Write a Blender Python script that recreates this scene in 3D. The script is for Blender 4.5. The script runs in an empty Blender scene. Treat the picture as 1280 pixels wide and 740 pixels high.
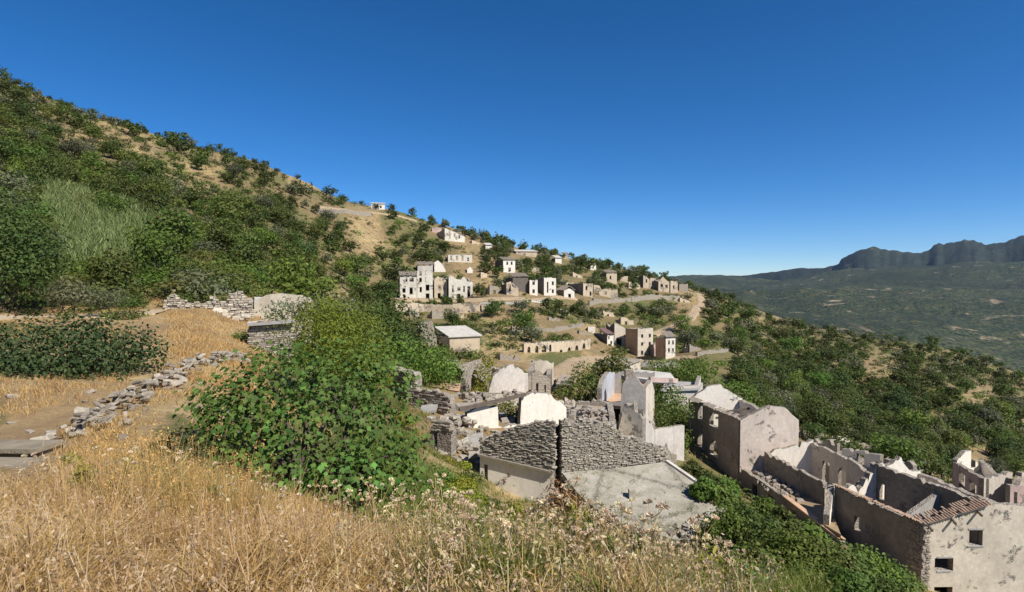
import bpy, bmesh, math, random
import numpy as np
from mathutils import Vector, Matrix, noise as mnoise
S = bpy.context.scene
R = math.radians
random.seed(7); rng = np.random.default_rng(7)

# ------------------------------------------------------------ camera, sky, sun
W_PX, H_PX, FOC = 1280.0, 740.0, 711.0
PITCH = R(2.0)
cam = bpy.data.cameras.new('camera'); cam.sensor_width = 36; cam.lens = 36 * FOC / W_PX
cam.clip_start = 0.05; cam.clip_end = 40000
co = bpy.data.objects.new('camera', cam); S.collection.objects.link(co)
co.rotation_euler = (math.pi / 2 - PITCH, 0, 0); S.camera = co
SUN_EL = R(46); SUN_H = Vector((0.77, -0.64)).normalized()          # horizontal direction towards the sun
sun_dir = Vector((SUN_H.x * math.cos(SUN_EL), SUN_H.y * math.cos(SUN_EL), math.sin(SUN_EL)))
world = bpy.data.worlds.new('World'); S.world = world; world.use_nodes = True
wn = world.node_tree.nodes; wl = world.node_tree.links
sky = wn.new('ShaderNodeTexSky'); sky.sky_type = 'NISHITA'; sky.sun_disc = False
sky.sun_elevation = SUN_EL; sky.sun_rotation = math.atan2(SUN_H.x, SUN_H.y)
sky.altitude = 2000; sky.air_density = 0.8; sky.dust_density = 0.0; sky.ozone_density = 7
bg = wn['Background']; bg.inputs['Strength'].default_value = 0.095
hs = wn.new('ShaderNodeHueSaturation'); hs.inputs['Saturation'].default_value = 1.22      # the deep, clear summer blue
wl.new(sky.outputs[0], hs.inputs['Color']); wl.new(hs.outputs[0], bg.inputs['Color'])
sl = bpy.data.lights.new('sun', 'SUN'); sl.energy = 5.0; sl.angle = R(0.53); sl.color = (1, 0.94, 0.85)
so = bpy.data.objects.new('sun', sl); S.collection.objects.link(so)
so.rotation_euler = sun_dir.to_track_quat('Z', 'Y').to_euler()
S.view_settings.view_transform = 'Standard'; S.view_settings.look = 'None'; S.view_settings.gamma = 1
S.view_settings.exposure = 0.45
S.cycles.max_bounces = 5; S.cycles.transparent_max_bounces = 4

# ------------------------------------------------------------ helpers
CP, SP = math.cos(PITCH), math.sin(PITCH)
def ray(px, py):
    u, v = px - W_PX / 2, H_PX / 2 - py
    return np.array((u, FOC * CP + v * SP, -FOC * SP + v * CP))
def at(px, py, Y):                       # point at forward distance Y seen at a photo pixel
    d = ray(px, py); return Vector(d * (Y / d[1]))
def atz(px, py, z):                      # point at height z seen at a photo pixel
    d = ray(px, py); return Vector(d * (z / d[2]))
def proj(x, y, z):                       # world -> photo pixel (numpy ok)
    f = y * CP - z * SP; up = y * SP + z * CP
    f = np.maximum(f, 1e-3)
    return W_PX / 2 + FOC * x / f, H_PX / 2 - FOC * up / f
def link(o): S.collection.objects.link(o); return o
def tag(o, label=None, cat=None, group=None, kind=None):
    if label: o['label'] = label
    if cat: o['category'] = cat
    if group: o['group'] = group
    if kind: o['kind'] = kind
    return o
def thing(name, loc, label, cat, group=None):
    o = link(bpy.data.objects.new(name, None)); o.location = loc; o.empty_display_size = 0.2
    return tag(o, label, cat, group)
def mesh_np(name, verts, faces, tint=None, smooth=False):
    """verts (n,3), faces (m,k) numpy -> mesh; tint: per-face float attribute"""
    me = bpy.data.meshes.new(name); verts = np.asarray(verts, np.float32); faces = np.asarray(faces, np.int32)
    m, k = faces.shape
    me.vertices.add(len(verts)); me.vertices.foreach_set('co', verts.ravel())
    me.loops.add(m * k); me.loops.foreach_set('vertex_index', faces.ravel())
    me.polygons.add(m); me.polygons.foreach_set('loop_start', np.arange(0, m * k, k, dtype=np.int32))
    me.polygons.foreach_set('loop_total', np.full(m, k, np.int32))
    if smooth: me.polygons.foreach_set('use_smooth', np.ones(m, bool))
    me.update(calc_edges=True)
    if tint is not None:
        a = me.attributes.new('tint', 'FLOAT', 'FACE'); a.data.foreach_set('value', np.asarray(tint, np.float32))
    return me
def put(name, me, mat, parent=None, world_verts=True, **kw):
    """link a mesh as an object; with a parent whose location is set, verts given in world coordinates are shifted"""
    o = link(bpy.data.objects.new(name, me))
    if mat is not None and not me.materials: me.materials.append(mat)
    if parent is not None:
        o.parent = parent
        if world_verts: me.transform(Matrix.Translation(-parent.location))
    return tag(o, **kw)
class MB:                                # collects quads / boxes into one mesh
    def __init__(s): s.v = []; s.f = []; s.mi = []
    def add(s, vs, fs):
        n = len(s.v); s.v += [tuple(v) for v in vs]; s.f += [tuple(i + n for i in f) for f in fs]
    def quad(s, a, b, c, d, m=0):
        s.add((a, b, c, d), ((0, 1, 2, 3),)); s.mi += [0] * (len(s.f) - 1 - len(s.mi)) + [m]
    def box(s, c, ax, ay, az):           # centre and three half-axis vectors
        c, ax, ay, az = Vector(c), Vector(ax), Vector(ay), Vector(az)
        vs = [c + i * ax + j * ay + k * az for k in (-1, 1) for j in (-1, 1) for i in (-1, 1)]
        s.add(vs, ((0, 2, 3, 1), (4, 5, 7, 6), (0, 1, 5, 4), (2, 6, 7, 3), (0, 4, 6, 2), (1, 3, 7, 5)))
    def bar(s, a, b, w, h=None):         # rectangular bar between two points
        a, b = Vector(a), Vector(b); d = (b - a); L = d.length; d.normalize()
        up = Vector((0, 0, 1)) if abs(d.z) < 0.9 else Vector((1, 0, 0))
        sx = d.cross(up).normalized(); sz = sx.cross(d)
        s.box((a + b) / 2, d * L / 2, sx * w / 2, sz * (h or w) / 2)
    def tube(s, pts, rad, n=6):          # tapered tube through points; radii list
        pts = [Vector(p) for p in pts]; b0 = len(s.v)
        for i, p in enumerate(pts):
            d = (pts[min(i + 1, len(pts) - 1)] - pts[max(i - 1, 0)]).normalized()
            up = Vector((0, 0, 1)) if abs(d.z) < 0.9 else Vector((1, 0, 0))
            x = d.cross(up).normalized(); y = d.cross(x)
            for k in range(n):
                a = 2 * math.pi * k / n; s.v.append(tuple(p + (x * math.cos(a) + y * math.sin(a)) * rad[i]))
        for i in range(len(pts) - 1):
            for k in range(n):
                q = (k + 1) % n
                s.f.append((b0 + i * n + k, b0 + i * n + q, b0 + (i + 1) * n + q, b0 + (i + 1) * n + k))
        s.f.append(tuple(b0 + (len(pts) - 1) * n + k for k in range(n)))
    def build(s, name, mat, parent=None, smooth=False, **kw):
        me = bpy.data.meshes.new(name); me.from_pydata(s.v, [], s.f); me.update()
        if smooth: me.polygons.foreach_set('use_smooth', np.ones(len(me.polygons), bool))
        if isinstance(mat, (tuple, list)):
            for m_ in mat: me.materials.append(m_)
            me.polygons.foreach_set('material_index', np.array(s.mi + [0] * (len(s.f) - len(s.mi)), np.int32)); mat = None
        return put(name, me, mat, parent, **kw)

# ------------------------------------------------------------ materials
class NT:                                # tiny node-tree builder
    def __init__(s, name):
        s.m = bpy.data.materials.new(name); s.m.use_nodes = True
        s.t = s.m.node_tree; s.n = s.t.nodes; s.l = s.t.links
        s.b = s.n['Principled BSDF']; s.out = s.n['Material Output']
        s.b.inputs['Roughness'].default_value = 0.9
        s.b.inputs['Specular IOR Level'].default_value = 0.25
    def new(s, t, **kw):
        n = s.n.new(t)
        for k, v in kw.items(): setattr(n, k, v)
        return n
    def pos(s, scale=(1, 1, 1)):
        g = s.new('ShaderNodeNewGeometry'); m = s.new('ShaderNodeMapping'); s.l.new(g.outputs['Position'], m.inputs['Vector'])
        m.inputs['Scale'].default_value = scale; return m.outputs[0]
    def noise(s, scale, detail=4, rough=0.6, vec=None, dist=0.0):
        n = s.new('ShaderNodeTexNoise'); n.inputs['Scale'].default_value = scale; n.inputs['Detail'].default_value = detail
        n.inputs['Roughness'].default_value = rough; n.inputs['Distortion'].default_value = dist
        s.l.new(vec or s.pos(), n.inputs['Vector']); return n.outputs['Fac']
    def voro(s, scale, vec=None, feature='F1', out='Distance', rnd=1.0):
        n = s.new('ShaderNodeTexVoronoi'); n.feature = feature; n.inputs['Scale'].default_value = scale
        n.inputs['Randomness'].default_value = rnd
        s.l.new(vec or s.pos(), n.inputs['Vector']); return n.outputs[out]
    def ramp(s, fac, stops):
        r = s.new('ShaderNodeValToRGB'); e = r.color_ramp.elements
        while len(e) < len(stops): e.new(0.5)
        for x, (p, c) in zip(e, stops):
            x.position = p; x.color = (c, c, c, 1) if isinstance(c, (int, float)) else (*c, 1)
        s.l.new(fac, r.inputs[0]); return r.outputs[0]
    def mix(s, fac, a, b, mode='MIX'):
        m = s.new('ShaderNodeMix'); m.data_type = 'RGBA'; m.blend_type = mode
        for k, v in ((0, fac), (6, a), (7, b)):
            sock = m.inputs[k]
            if isinstance(v, bpy.types.NodeSocket): s.l.new(v, sock)
            elif isinstance(v, (int, float)): sock.default_value = v if k == 0 else (v, v, v, 1)
            else: sock.default_value = (*v, 1)
        return m.outputs[2]
    def math(s, op, a, b=0.0, clamp=False):
        m = s.new('ShaderNodeMath', operation=op); m.use_clamp = clamp
        for sock, v in zip(m.inputs, (a, b)):
            if isinstance(v, bpy.types.NodeSocket): s.l.new(v, sock)
            else: sock.default_value = v
        return m.outputs[0]
    def attr(s, name, out='Fac'):
        a = s.new('ShaderNodeAttribute', attribute_name=name); return a.outputs[out]
    def bump(s, h, strength=0.5, dist=0.05):
        b = s.new('ShaderNodeBump'); b.inputs['Strength'].default_value = strength; b.inputs['Distance'].default_value = dist
        s.l.new(h, b.inputs['Height']); s.l.new(b.outputs[0], s.b.inputs['Normal'])
    def color(s, c):
        if isinstance(c, bpy.types.NodeSocket): s.l.new(c, s.b.inputs['Base Color'])
        else: s.b.inputs['Base Color'].default_value = (*c, 1)
        return s.m
# ------------------------------------------------------------ terrain (hillside) as a polar sheet
COLS = {
 0: [(740,2.7),(660,4.2),(610,6.8),(580,8.5),(530,11.5),(492,14),(440,20),(400,29),(388,33),(370,38),(345,45),(320,52),(280,64),(235,80),(200,105),(150,160),(97,240),(125,320),(170,430)],
 160: [(740,2.7),(660,4.4),(600,7),(550,10),(515,13),(480,17),(440,22),(405,30),(385,37),(362,46),(335,58),(300,73),(250,105),(203,160),(163,230),(185,320),(215,430)],
 320: [(740,2.6),(685,4.4),(655,6),(612,9),(552,12.5),(500,17),(460,24),(425,33),(398,42),(372,55),(345,75),(300,115),(247,180),(207,250),(235,340),(260,430)],
 480: [(740,2.6),(697,4.5),(672,6.5),(652,9),(618,13),(568,22),(522,34),(490,48),(450,70),(415,100),(388,140),(372,160),(340,185),(298,230),(260,280),(275,350),(295,430)],
 640: [(740,2.5),(707,4.5),(692,6.5),(684,9),(672,14),(652,22),(626,31),(580,36),(530,44),(500,56),(470,78),(445,105),(420,130),(395,150),(374,165),(350,190),(325,230),(304,300),(312,360),(322,430)],
 800: [(742,2.7),(727,4.6),(721,6.5),(717,9),(706,14),(690,22),(664,28),(634,36),(586,47),(542,60),(500,76),(465,105),(448,140),(418,165),(385,200),(360,250),(343,330),(352,430)],
 900: [(748,3.3),(744,5),(740,8),(732,14),(714,22),(676,32),(632,45),(590,60),(540,75),(500,92),(460,120),(425,155),(395,210),(374,300),(388,430)],
 1000: [(745,3.5),(747,6),(744,12),(737,20),(708,30),(668,42),(620,60),(570,80),(530,105),(490,140),(450,190),(414,270),(408,320),(430,450)],
 1130: [(760,4),(765,7),(765,14),(762,22),(750,32),(715,42),(665,55),(610,75),(560,105),(505,150),(455,220),(427,300),(438,400)],
 1280: [(790,4),(800,8),(805,16),(805,25),(795,35),(760,45),(700,60),(640,80),(582,115),(530,160),(488,240),(466,320),(478,400)],
 1500: [(860,5),(880,10),(880,20),(870,35),(830,50),(750,80),(670,130),(605,200),(560,300),(580,400)],
}
pts = [tuple(at(px, py, Y)) for px, L in COLS.items() for py, Y in L]
pts += [(0,-3,-1.4),(-4,-2,-1.0),(4,-2,-2.2),(-8,0,-.4),(8,0,-3.2),(-30,2,7),(40,0,-18),(-30,-30,7),(40,-40,-20),(-120,5,50),(150,0,-75),
        (-150,-150,60),(150,-150,-80),(0,-50,0),(0,-300,0),(400,0,-200),(-400,0,150),(-400,-300,150),(400,-300,-200),(-60,30,19),(-110,70,45),(-200,100,90),
        (0.3,0.5,-1.5),(-0.3,-0.5,-1.45),(0.6,0,-1.55),(-0.6,0,-1.4),(-1.5,0.8,-1.3),(1.5,0.8,-1.75)]
pts = np.array(pts)
AK = 2.2                                  # weight of azimuth against ln r
def pol(x, y): return AK * np.arctan2(x, y), np.log(np.maximum(np.hypot(x, y), 1e-6))
pa, pl = pol(pts[:, 0], pts[:, 1]); pe = pts[:, 2] / np.hypot(pts[:, 0], pts[:, 1])
_w = np.concatenate([np.zeros(len(pa))])
per = 2 * math.pi * AK
ca = np.concatenate([pa, pa[pa > per / 4] - per, pa[pa < -per / 4] + per])   # wrap round behind the camera
cl = np.concatenate([pl, pl[pa > per / 4], pl[pa < -per / 4]]); ce = np.concatenate([pe, pe[pa > per / 4], pe[pa < -per / 4]])
def tps(d2): return 0.5 * d2 * np.log(d2 + 1e-12)
n = len(ca); A = np.zeros((n + 3, n + 3)); D2 = (ca[:, None] - ca[None]) ** 2 + (cl[:, None] - cl[None]) ** 2
A[:n, :n] = tps(D2) + np.eye(n) * 0.004; A[:n, n] = A[n, :n] = 1; A[:n, n + 1] = A[n + 1, :n] = ca; A[:n, n + 2] = A[n + 2, :n] = cl
WT = np.linalg.solve(A, np.concatenate([ce, [0, 0, 0]]))
def elev(a, l):
    out = np.empty(a.shape)
    af, lf, of = a.ravel(), l.ravel(), out.reshape(-1)
    for i in range(0, len(af), 20000):
        d2 = (af[i:i + 20000, None] - ca[None]) ** 2 + (lf[i:i + 20000, None] - cl[None]) ** 2
        of[i:i + 20000] = tps(d2) @ WT[:n] + WT[n] + WT[n + 1] * af[i:i + 20000] + WT[n + 2] * lf[i:i + 20000]
    return out
th_in = np.linspace(R(-47), R(47), 350); th_out = np.linspace(R(47), R(313), 70)[1:-1]
TH = np.concatenate([th_in, th_out]); NTH = len(TH)
LR = np.linspace(math.log(0.45), math.log(480), 250); NR = len(LR)
def vnoise(x, y, s):                       # smooth value noise
    x, y = x / s, y / s; xi, yi = np.floor(x).astype(int), np.floor(y).astype(int); fx, fy = x - xi, y - yi
    fx = fx * fx * (3 - 2 * fx); fy = fy * fy * (3 - 2 * fy)
    def h(a, b): return ((np.sin(a * 127.1 + b * 311.7) * 43758.5453) % 1.0)
    return (h(xi, yi) * (1 - fx) + h(xi + 1, yi) * fx) * (1 - fy) + (h(xi, yi + 1) * (1 - fx) + h(xi + 1, yi + 1) * fx) * fy - 0.5
GT, GL = np.meshgrid(TH, LR, indexing='ij')
GE = elev(AK * np.where(GT > math.pi, GT - 2 * math.pi, GT), GL)
GR = np.exp(GL); GX, GY = GR * np.sin(GT), GR * np.cos(GT); GZ = GE * GR
amp = np.clip((GR - 1.5) / 30, 0, 1)
GZ += amp * (vnoise(GX, GY, 9) * 0.8 + vnoise(GX + 50, GY, 3.5) * 0.35) + np.clip(GR / 5, 0, 1) * vnoise(GX, GY, 0.7) * 0.08 \
    + np.clip((GR - 80) / 120, 0, 1) * (vnoise(GX, GY, 26) * 5)
def ground(x, y):                          # height of the sheet (bilinear), arrays ok
    x, y = np.asarray(x, float), np.asarray(y, float)
    t = np.mod(np.arctan2(x, y), 2 * math.pi); t = np.where(t > R(313), t - 2 * math.pi, t)
    l = np.log(np.maximum(np.hypot(x, y), 0.46))
    i = np.clip(np.searchsorted(TH, t) - 1, 0, NTH - 2); fi = np.clip((t - TH[i]) / (TH[i + 1] - TH[i]), 0, 1)
    q = np.clip((l - LR[0]) / (LR[1] - LR[0]), 0, NR - 1.001); j = q.astype(int); fj = q - j
    return (GZ[i, j] * (1 - fi) + GZ[i + 1, j] * fi) * (1 - fj) + (GZ[i, j + 1] * (1 - fi) + GZ[i + 1, j + 1] * fi) * fj
_rr = np.exp(np.linspace(math.log(1.5), math.log(450), 700))
def hit(px, py):                           # first point of the ground seen at a pixel, or None
    d = ray(px, py); k = math.hypot(d[0], d[1]); x, y, z = d[0] / k * _rr, d[1] / k * _rr, d[2] / k * _rr
    below = np.nonzero(ground(x, y) >= z)[0]
    if not len(below): return None
    i = below[0]; return Vector((x[i], y[i], float(ground(x[i], y[i]))))

# cover map of the picture, 40-pixel cells from (0, 80): d dense, g green shrubs, s sparse, b bare, r reeds, m meadow, . built
COVER = """
ddd.............................
dddsdd..........................
ddsssddd........................
ddggdssddbbs....................
drrgdgsgdddsgd..................
drrrrggddddbggsdsd..............
dmmmggmggddddg.sddddd...........
bbbsbbsbbbbgdgsssgdggsdd........
mgbbbbbbbggddggssgsggggddddd
bbbbbbbbggggggs.bg.gdgmdddsddd
bbbbbbbgggggg..g...ggmmddddddgsd
bbbbbggggggmm.......ggg.sdddgsdd
bbbbggggggmmm.......ggg...dsdd.d
bbggggggggmmmgg....ggggg........
bbbbbbbbbbbmmmgbgggggggggg......
bbbbbbbbbbbbbmmbbggggggggggg....
bbbbbbbbbbbbbbbbbbgggggggggg....
""".strip('\n').split('\n')
COVER = [list(r.ljust(32, '.')) for r in COVER]
for r, c0, c1, ch in ((8, 23, 32, 'd'), (9, 23, 32, 'd'), (9, 27, 28, 's')):      # the wooded end of the near ridge
    for c in range(c0, c1): COVER[r][c] = ch
def cover(px, py):
    c, r = int(px // 40), int((py - 80) // 40)
    if not (0 <= c < 32 and 0 <= r < len(COVER)): return 'g'
    return COVER[r][c]
GREEN = {'d': .6, 'g': .72, 's': .36, 'b': .13, 'r': .8, 'm': .9, '.': .22}
QX, QY = proj(GX, GY, GZ)
gw = np.zeros(GX.shape)
for i in range(NTH):
    for j in range(NR):
        if GY[i, j] <= 0.2: gw[i, j] = .4; continue
        gw[i, j] = GREEN[cover(QX[i, j] + 34 * vnoise(GL[i, j], GT[i, j], .05), QY[i, j] + 34 * vnoise(GL[i, j] + 9, GT[i, j], .05))]
for _ in range(2): gw[1:-1, 1:-1] = (gw[1:-1, 1:-1] * 2 + gw[2:, 1:-1] + gw[:-2, 1:-1] + gw[1:-1, 2:] + gw[1:-1, :-2]) / 6
V = np.stack([GX, GY, GZ], -1).reshape(-1, 3)
I, J = np.meshgrid(np.arange(NTH), np.arange(NR - 1), indexing='ij'); I2 = (I + 1) % NTH
F = np.stack([I * NR + J, I * NR + J + 1, I2 * NR + J + 1, I2 * NR + J], -1).reshape(-1, 4)
V = np.vstack([V, [[0, 0, float(GZ[:, 0].mean())]]]); cidx = len(V) - 1
me = mesh_np('hillside', V, F, smooth=True)
a_ = me.attributes.new('green', 'FLOAT', 'POINT'); a_.data.foreach_set('value', np.append(gw.ravel(), .2).astype(np.float32))
sc__ = np.clip((GR - 55) / 40, 0, 1); b_ = me.attributes.new('scrub', 'FLOAT', 'POINT'); b_.data.foreach_set('value', np.append(sc__.ravel(), 0).astype(np.float32))
M = {}
def mat_ground():
    t = NT('dry_hillside_ground')
    g = t.attr('green'); n1 = t.noise(.16, 6, .65); n2 = t.noise(1.6, 5, .65); n3 = t.noise(14, 4, .7)
    dry = t.ramp(n1, [(.3, (.29, .20, .105)), (.45, (.40, .29, .135)), (.58, (.50, .385, .19)), (.75, (.45, .36, .22))])
    dry = t.mix(t.ramp(n2, [(.42, 0), (.68, .75)]), dry, (.26, .165, .09))
    grn = t.mix(t.ramp(n2, [(.35, 0), (.7, 1)]), (.075, .095, .022), (.15, .15, .045))
    f = t.math('ADD', g, t.math('MULTIPLY', t.math('SUBTRACT', n2, .5), 1.1))
    f = t.math('ADD', f, t.math('MULTIPLY', t.math('SUBTRACT', n1, .5), .9))
    c = t.mix(t.ramp(f, [(.32, 0), (.62, 1)]), dry, grn)
    n4 = t.noise(.55, 6, .75); n5 = t.noise(.045, 4, .6)
    c = t.mix(t.ramp(n5, [(.40, 0), (.58, .7)]), c, (.25, .165, .09))                         # redder earth
    c = t.mix(t.math('MULTIPLY', t.ramp(n4, [(.52, 0), (.60, .85)]), t.attr('scrub')), c, (.105, .11, .045))   # low cushion scrub
    c = t.mix(t.ramp(n3, [(.35, .45), (.6, 0)]), c, (.10, .07, .04))
    t.bump(t.math('ADD', n3, t.math('MULTIPLY', n2, 2.0)), .6, .12)
    return t.color(c)
M['ground'] = mat_ground()
put('hillside', me, M['ground'], kind='structure')

# ------------------------------------------------------------ far valley side and mountains
FAR = {  # pixel column -> (py, distance)
 -600: [(420,500),(395,1000),(372,2000),(358,3500),(352,5500),(349,8000)],
 300: [(420,600),(395,1100),(372,2000),(360,3500),(352,5500),(349,8000)],
 700: [(440,600),(410,1100),(385,1900),(368,3000),(356,4600),(349,6800)],
 860: [(470,600),(450,1000),(415,1600),(385,2400),(363,3600),(353,5200),(348,7000)],
 960: [(500,600),(480,1000),(440,1500),(402,2200),(372,3100),(358,4300),(352,5800)],
 1060: [(530,600),(520,1000),(470,1450),(420,2050),(375,2800),(354,3700),(345,4700)],
 1160: [(560,600),(555,1000),(500,1400),(430,2000),(378,2700),(352,3400),(338,4300)],
 1280: [(600,600),(590,1000),(520,1400),(440,1950),(378,2600),(346,3250),(330,4000)],
 1500: [(640,600),(630,1000),(540,1400),(450,1950),(375,2600),(325,3300),(300,4000)],
 2200: [(700,600),(690,1000),(560,1400),(450,1950),(360,2600),(290,3300),(250,4000)],
}
fr = np.exp(np.linspace(math.log(420), math.log(7000), 120)); fpx = np.concatenate([np.linspace(-600, 700, 60)[:-1], np.linspace(700, 1300, 280)[:-1], np.linspace(1300, 2200, 40)])
keys = sorted(FAR); grid = np.zeros((len(keys), len(fr)))
for q, k in enumerate(keys):
    p3 = [at(k, py, Y) for py, Y in FAR[k]]; grid[q] = np.interp(np.log(fr), [math.log(p.y) for p in p3], [p.z / p.y for p in p3])
E = np.stack([np.interp(fpx, keys, grid[:, j]) for j in range(len(fr))], 1)
FX = (fpx[:, None] - 640) / FOC * fr[None]; FY = np.repeat(fr[None], len(fpx), 0); FZ = E * FY
fam = np.clip((FY - 700) / 1500, 0, 1)
FZ += fam * (vnoise(FX, FY, 700) * 90 + vnoise(FX + 99, FY, 260) * 45 + vnoise(FX, FY + 7, 110) * 18 + vnoise(FX, FY + 7, 40) * 9)
SKYL = [(860,349),(900,347),(940,342),(960,339),(1000,334),(1030,333),(1047,330),(1052,322),(1070,313),(1092,307),(1108,311),(1130,313),(1150,314),(1162,312),(1164,306),(1172,303),(1178,306),(1186,300),(1204,297),(1222,302),(1240,304),(1256,302),(1268,297),(1280,292),(1320,280),(1400,286),(1500,276),(1700,290),(2200,270)]
SKYL = [(-600,350),(300,350),(700,350)] + SKYL
V = np.stack([FX, FY, FZ], -1).reshape(-1, 3)
I, J = np.meshgrid(np.arange(len(fpx) - 1), np.arange(len(fr) - 1), indexing='ij'); NJ = len(fr)
F = np.stack([I * NJ + J, I * NJ + J + 1, (I + 1) * NJ + J + 1, (I + 1) * NJ + J], -1).reshape(-1, 4)
def mat_far(name, dark, mid, light, patch):
    t = NT(name)
    d = t.voro(.075, t.pos((1, 1, .8))); n1 = t.noise(.0035, 5, .6); n2 = t.noise(.03, 5, .7); n3 = t.noise(.008, 6, .7, dist=.5)
    c = t.mix(t.ramp(d, [(.25, 0), (.6, 1)]), mid, tuple(x * .7 for x in dark))
    c = t.mix(t.ramp(n2, [(.45, 0), (.7, .7)]), c, light)
    c = t.mix(t.ramp(n3, [(.60, 0), (.68, patch)]), c, (.32, .25, .16)); n6 = t.noise(.0012, 5, .65)
    c = t.mix(t.ramp(n6, [(.45, 0), (.62, .6)]), c, tuple(x * .6 for x in dark))
    c = t.mix(t.ramp(n1, [(.45, 0), (.65, .5)]), c, dark)
    t.bump(t.math('MULTIPLY', d, -1), .8, 6)
    return t.color(c)
M['far'] = mat_far('distant_macchia_slope', (.012, .023, .009), (.046, .068, .020), (.13, .115, .05), .95)
put('valley_slope', mesh_np('valley_slope', V, F, smooth=True), M['far'], kind='structure')
# mountain range behind: a thick ridge whose crest follows the skyline
cx = np.linspace(-600, 2200, 900); crest = np.interp(cx, [p[0] for p in SKYL], [p[1] for p in SKYL])
mr = np.linspace(3600, 7600, 40); MV = np.zeros((len(cx), 40, 3))
dist = np.interp(cx, [-600, 860, 960, 1080, 1280, 2200], [7000, 7000, 6200, 5300, 4900, 4900])
for j, q in enumerate(np.linspace(-1, 1, 40)):
    yy = dist + q * 1300; cr = -(crest - 370) / FOC; tz = (cr * CP - SP) / (CP + cr * SP) * dist
    drop = np.abs(q) ** 1.1 * 620
    z = tz + (np.where(cx > 1030, 1, .3) * (vnoise(cx, q * 5 + cx * 0, 14) * 12 + vnoise(cx, q * 9 + cx * 0, 5) * 16 + vnoise(cx, q * 14 + cx * 0, 2.2) * 9)) - drop + (1 - abs(q)) * 0 + np.minimum(abs(q) * 6, 1) * (vnoise(cx * 7, yy + 0 * cx, 260) * 70 + vnoise(cx * 7, yy, 90) * 40 + vnoise(cx * 7, yy * 2, 40) * 16)
    MV[:, j] = np.stack([(cx - 640) / FOC * yy, yy, z], -1)
z0 = MV[:, 20, 2]
I, J = np.meshgrid(np.arange(len(cx) - 1), np.arange(39), indexing='ij')
F = np.stack([I * 40 + J, I * 40 + J + 1, (I + 1) * 40 + J + 1, (I + 1) * 40 + J], -1).reshape(-1, 4)
M['mount'] = mat_far('mountain_rock_and_scrub', (.012, .022, .016), (.028, .042, .028), (.06, .064, .045), .35)
put('mountains', mesh_np('mountains', MV.reshape(-1, 3), F, smooth=True), M['mount'], kind='structure')
# ------------------------------------------------------------ masonry materials
def mat_plaster(name, base, dark, stone=(.27, .235, .20), worn=.35, streak=.35, scale=1.0, blotch=.75):
    """weathered lime plaster with stained streaks and places where it has fallen off the rubble masonry"""
    t = NT(name); k = scale
    n1 = t.noise(.55 * k, 6, .65, dist=.4); n2 = t.noise(3.5 * k, 5, .7); n3 = t.noise(22 * k, 3, .6)
    st = t.noise(2.2 * k, 4, .6, t.pos((1, 1, .3)))
    n0 = t.noise(.28 * k, 5, .7, dist=.6)
    c = t.mix(t.ramp(n2, [(.35, 0), (.7, .9)]), base, dark); c = t.mix(t.ramp(n0, [(.38, 0), (.62, blotch)]), c, tuple(x * .72 for x in dark))
    c = t.mix(t.ramp(st, [(.50, 0), (.74, min(1, streak))]), c, tuple(x * .55 for x in dark))
    v = t.voro(3.6 * k, t.pos((1, 1, 1.9)), 'DISTANCE_TO_EDGE'); vc = t.voro(3.6 * k, t.pos((1, 1, 1.9)), out='Color')
    sc = t.mix(.35, t.mix(t.ramp(v, [(.0, 0), (.12, 1)]), tuple(x * .45 for x in stone), stone), vc, 'MULTIPLY')
    f = t.math('ADD', n1, t.math('MULTIPLY', t.math('SUBTRACT', n2, .5), .45))
    e = .5 + (0.5 - worn) * .46
    mask = t.ramp(f, [(e, 0), (e + .07, 1)])
    c = t.mix(mask, c, sc); c = t.mix(t.ramp(n3, [(.55, 0), (.75, .35)]), c, tuple(x * .5 for x in dark))
    h = t.math('ADD', t.math('MULTIPLY', n3, .25), t.math('MULTIPLY', t.math('MULTIPLY', t.ramp(v, [(0, 0), (.2, 1)]), mask), .9))
    h = t.math('SUBTRACT', h, t.math('MULTIPLY', mask, .7))
    t.bump(h, .7, .05)
    return t.color(c)
def mat_rubble(name, a, b, mortar, scale=3.2):
    t = NT(name)
    p = t.pos((1, 1, 2.0)); v = t.voro(scale, p, 'DISTANCE_TO_EDGE'); vc = t.voro(scale, p, out='Color'); n = t.noise(9, 5, .65); n1 = t.noise(.8, 4)
    sv = t.new('ShaderNodeSeparateColor'); t.l.new(vc, sv.inputs[0])
    c = t.mix(sv.outputs[0], a, b); c = t.mix(t.ramp(n, [(.3, .5), (.7, 0)]), c, tuple(x * .5 for x in a))
    c = t.mix(t.ramp(v, [(.0, 1), (.09, 0)]), c, mortar); c = t.mix(t.ramp(n1, [(.45, 0), (.7, .5)]), c, mortar)
    t.bump(t.math('ADD', t.ramp(v, [(0, 0), (.22, 1)]), t.math('MULTIPLY', n, .4)), .9, .06)
    return t.color(c)
def mat_stone(name, a, b, moss=.25):
    """one block of stone: colour differs from block to block"""
    t = NT(name)
    oi = t.new('ShaderNodeObjectInfo'); r = t.math('FRACT', t.math('ADD', oi.outputs['Random'], t.attr('tint')))
    n = t.noise(7, 6, .7); n2 = t.noise(40, 3, .6)
    c = t.mix(r, a, b); c = t.mix(t.ramp(n, [(.35, 0), (.65, .6)]), c, tuple(x * .55 for x in a))
    c = t.mix(t.ramp(n2, [(.55, 0), (.7, moss)]), c, (.42, .40, .30))
    t.bump(t.math('ADD', n, t.math('MULTIPLY', n2, .3)), .6, .04)
    return t.color(c)
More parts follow.
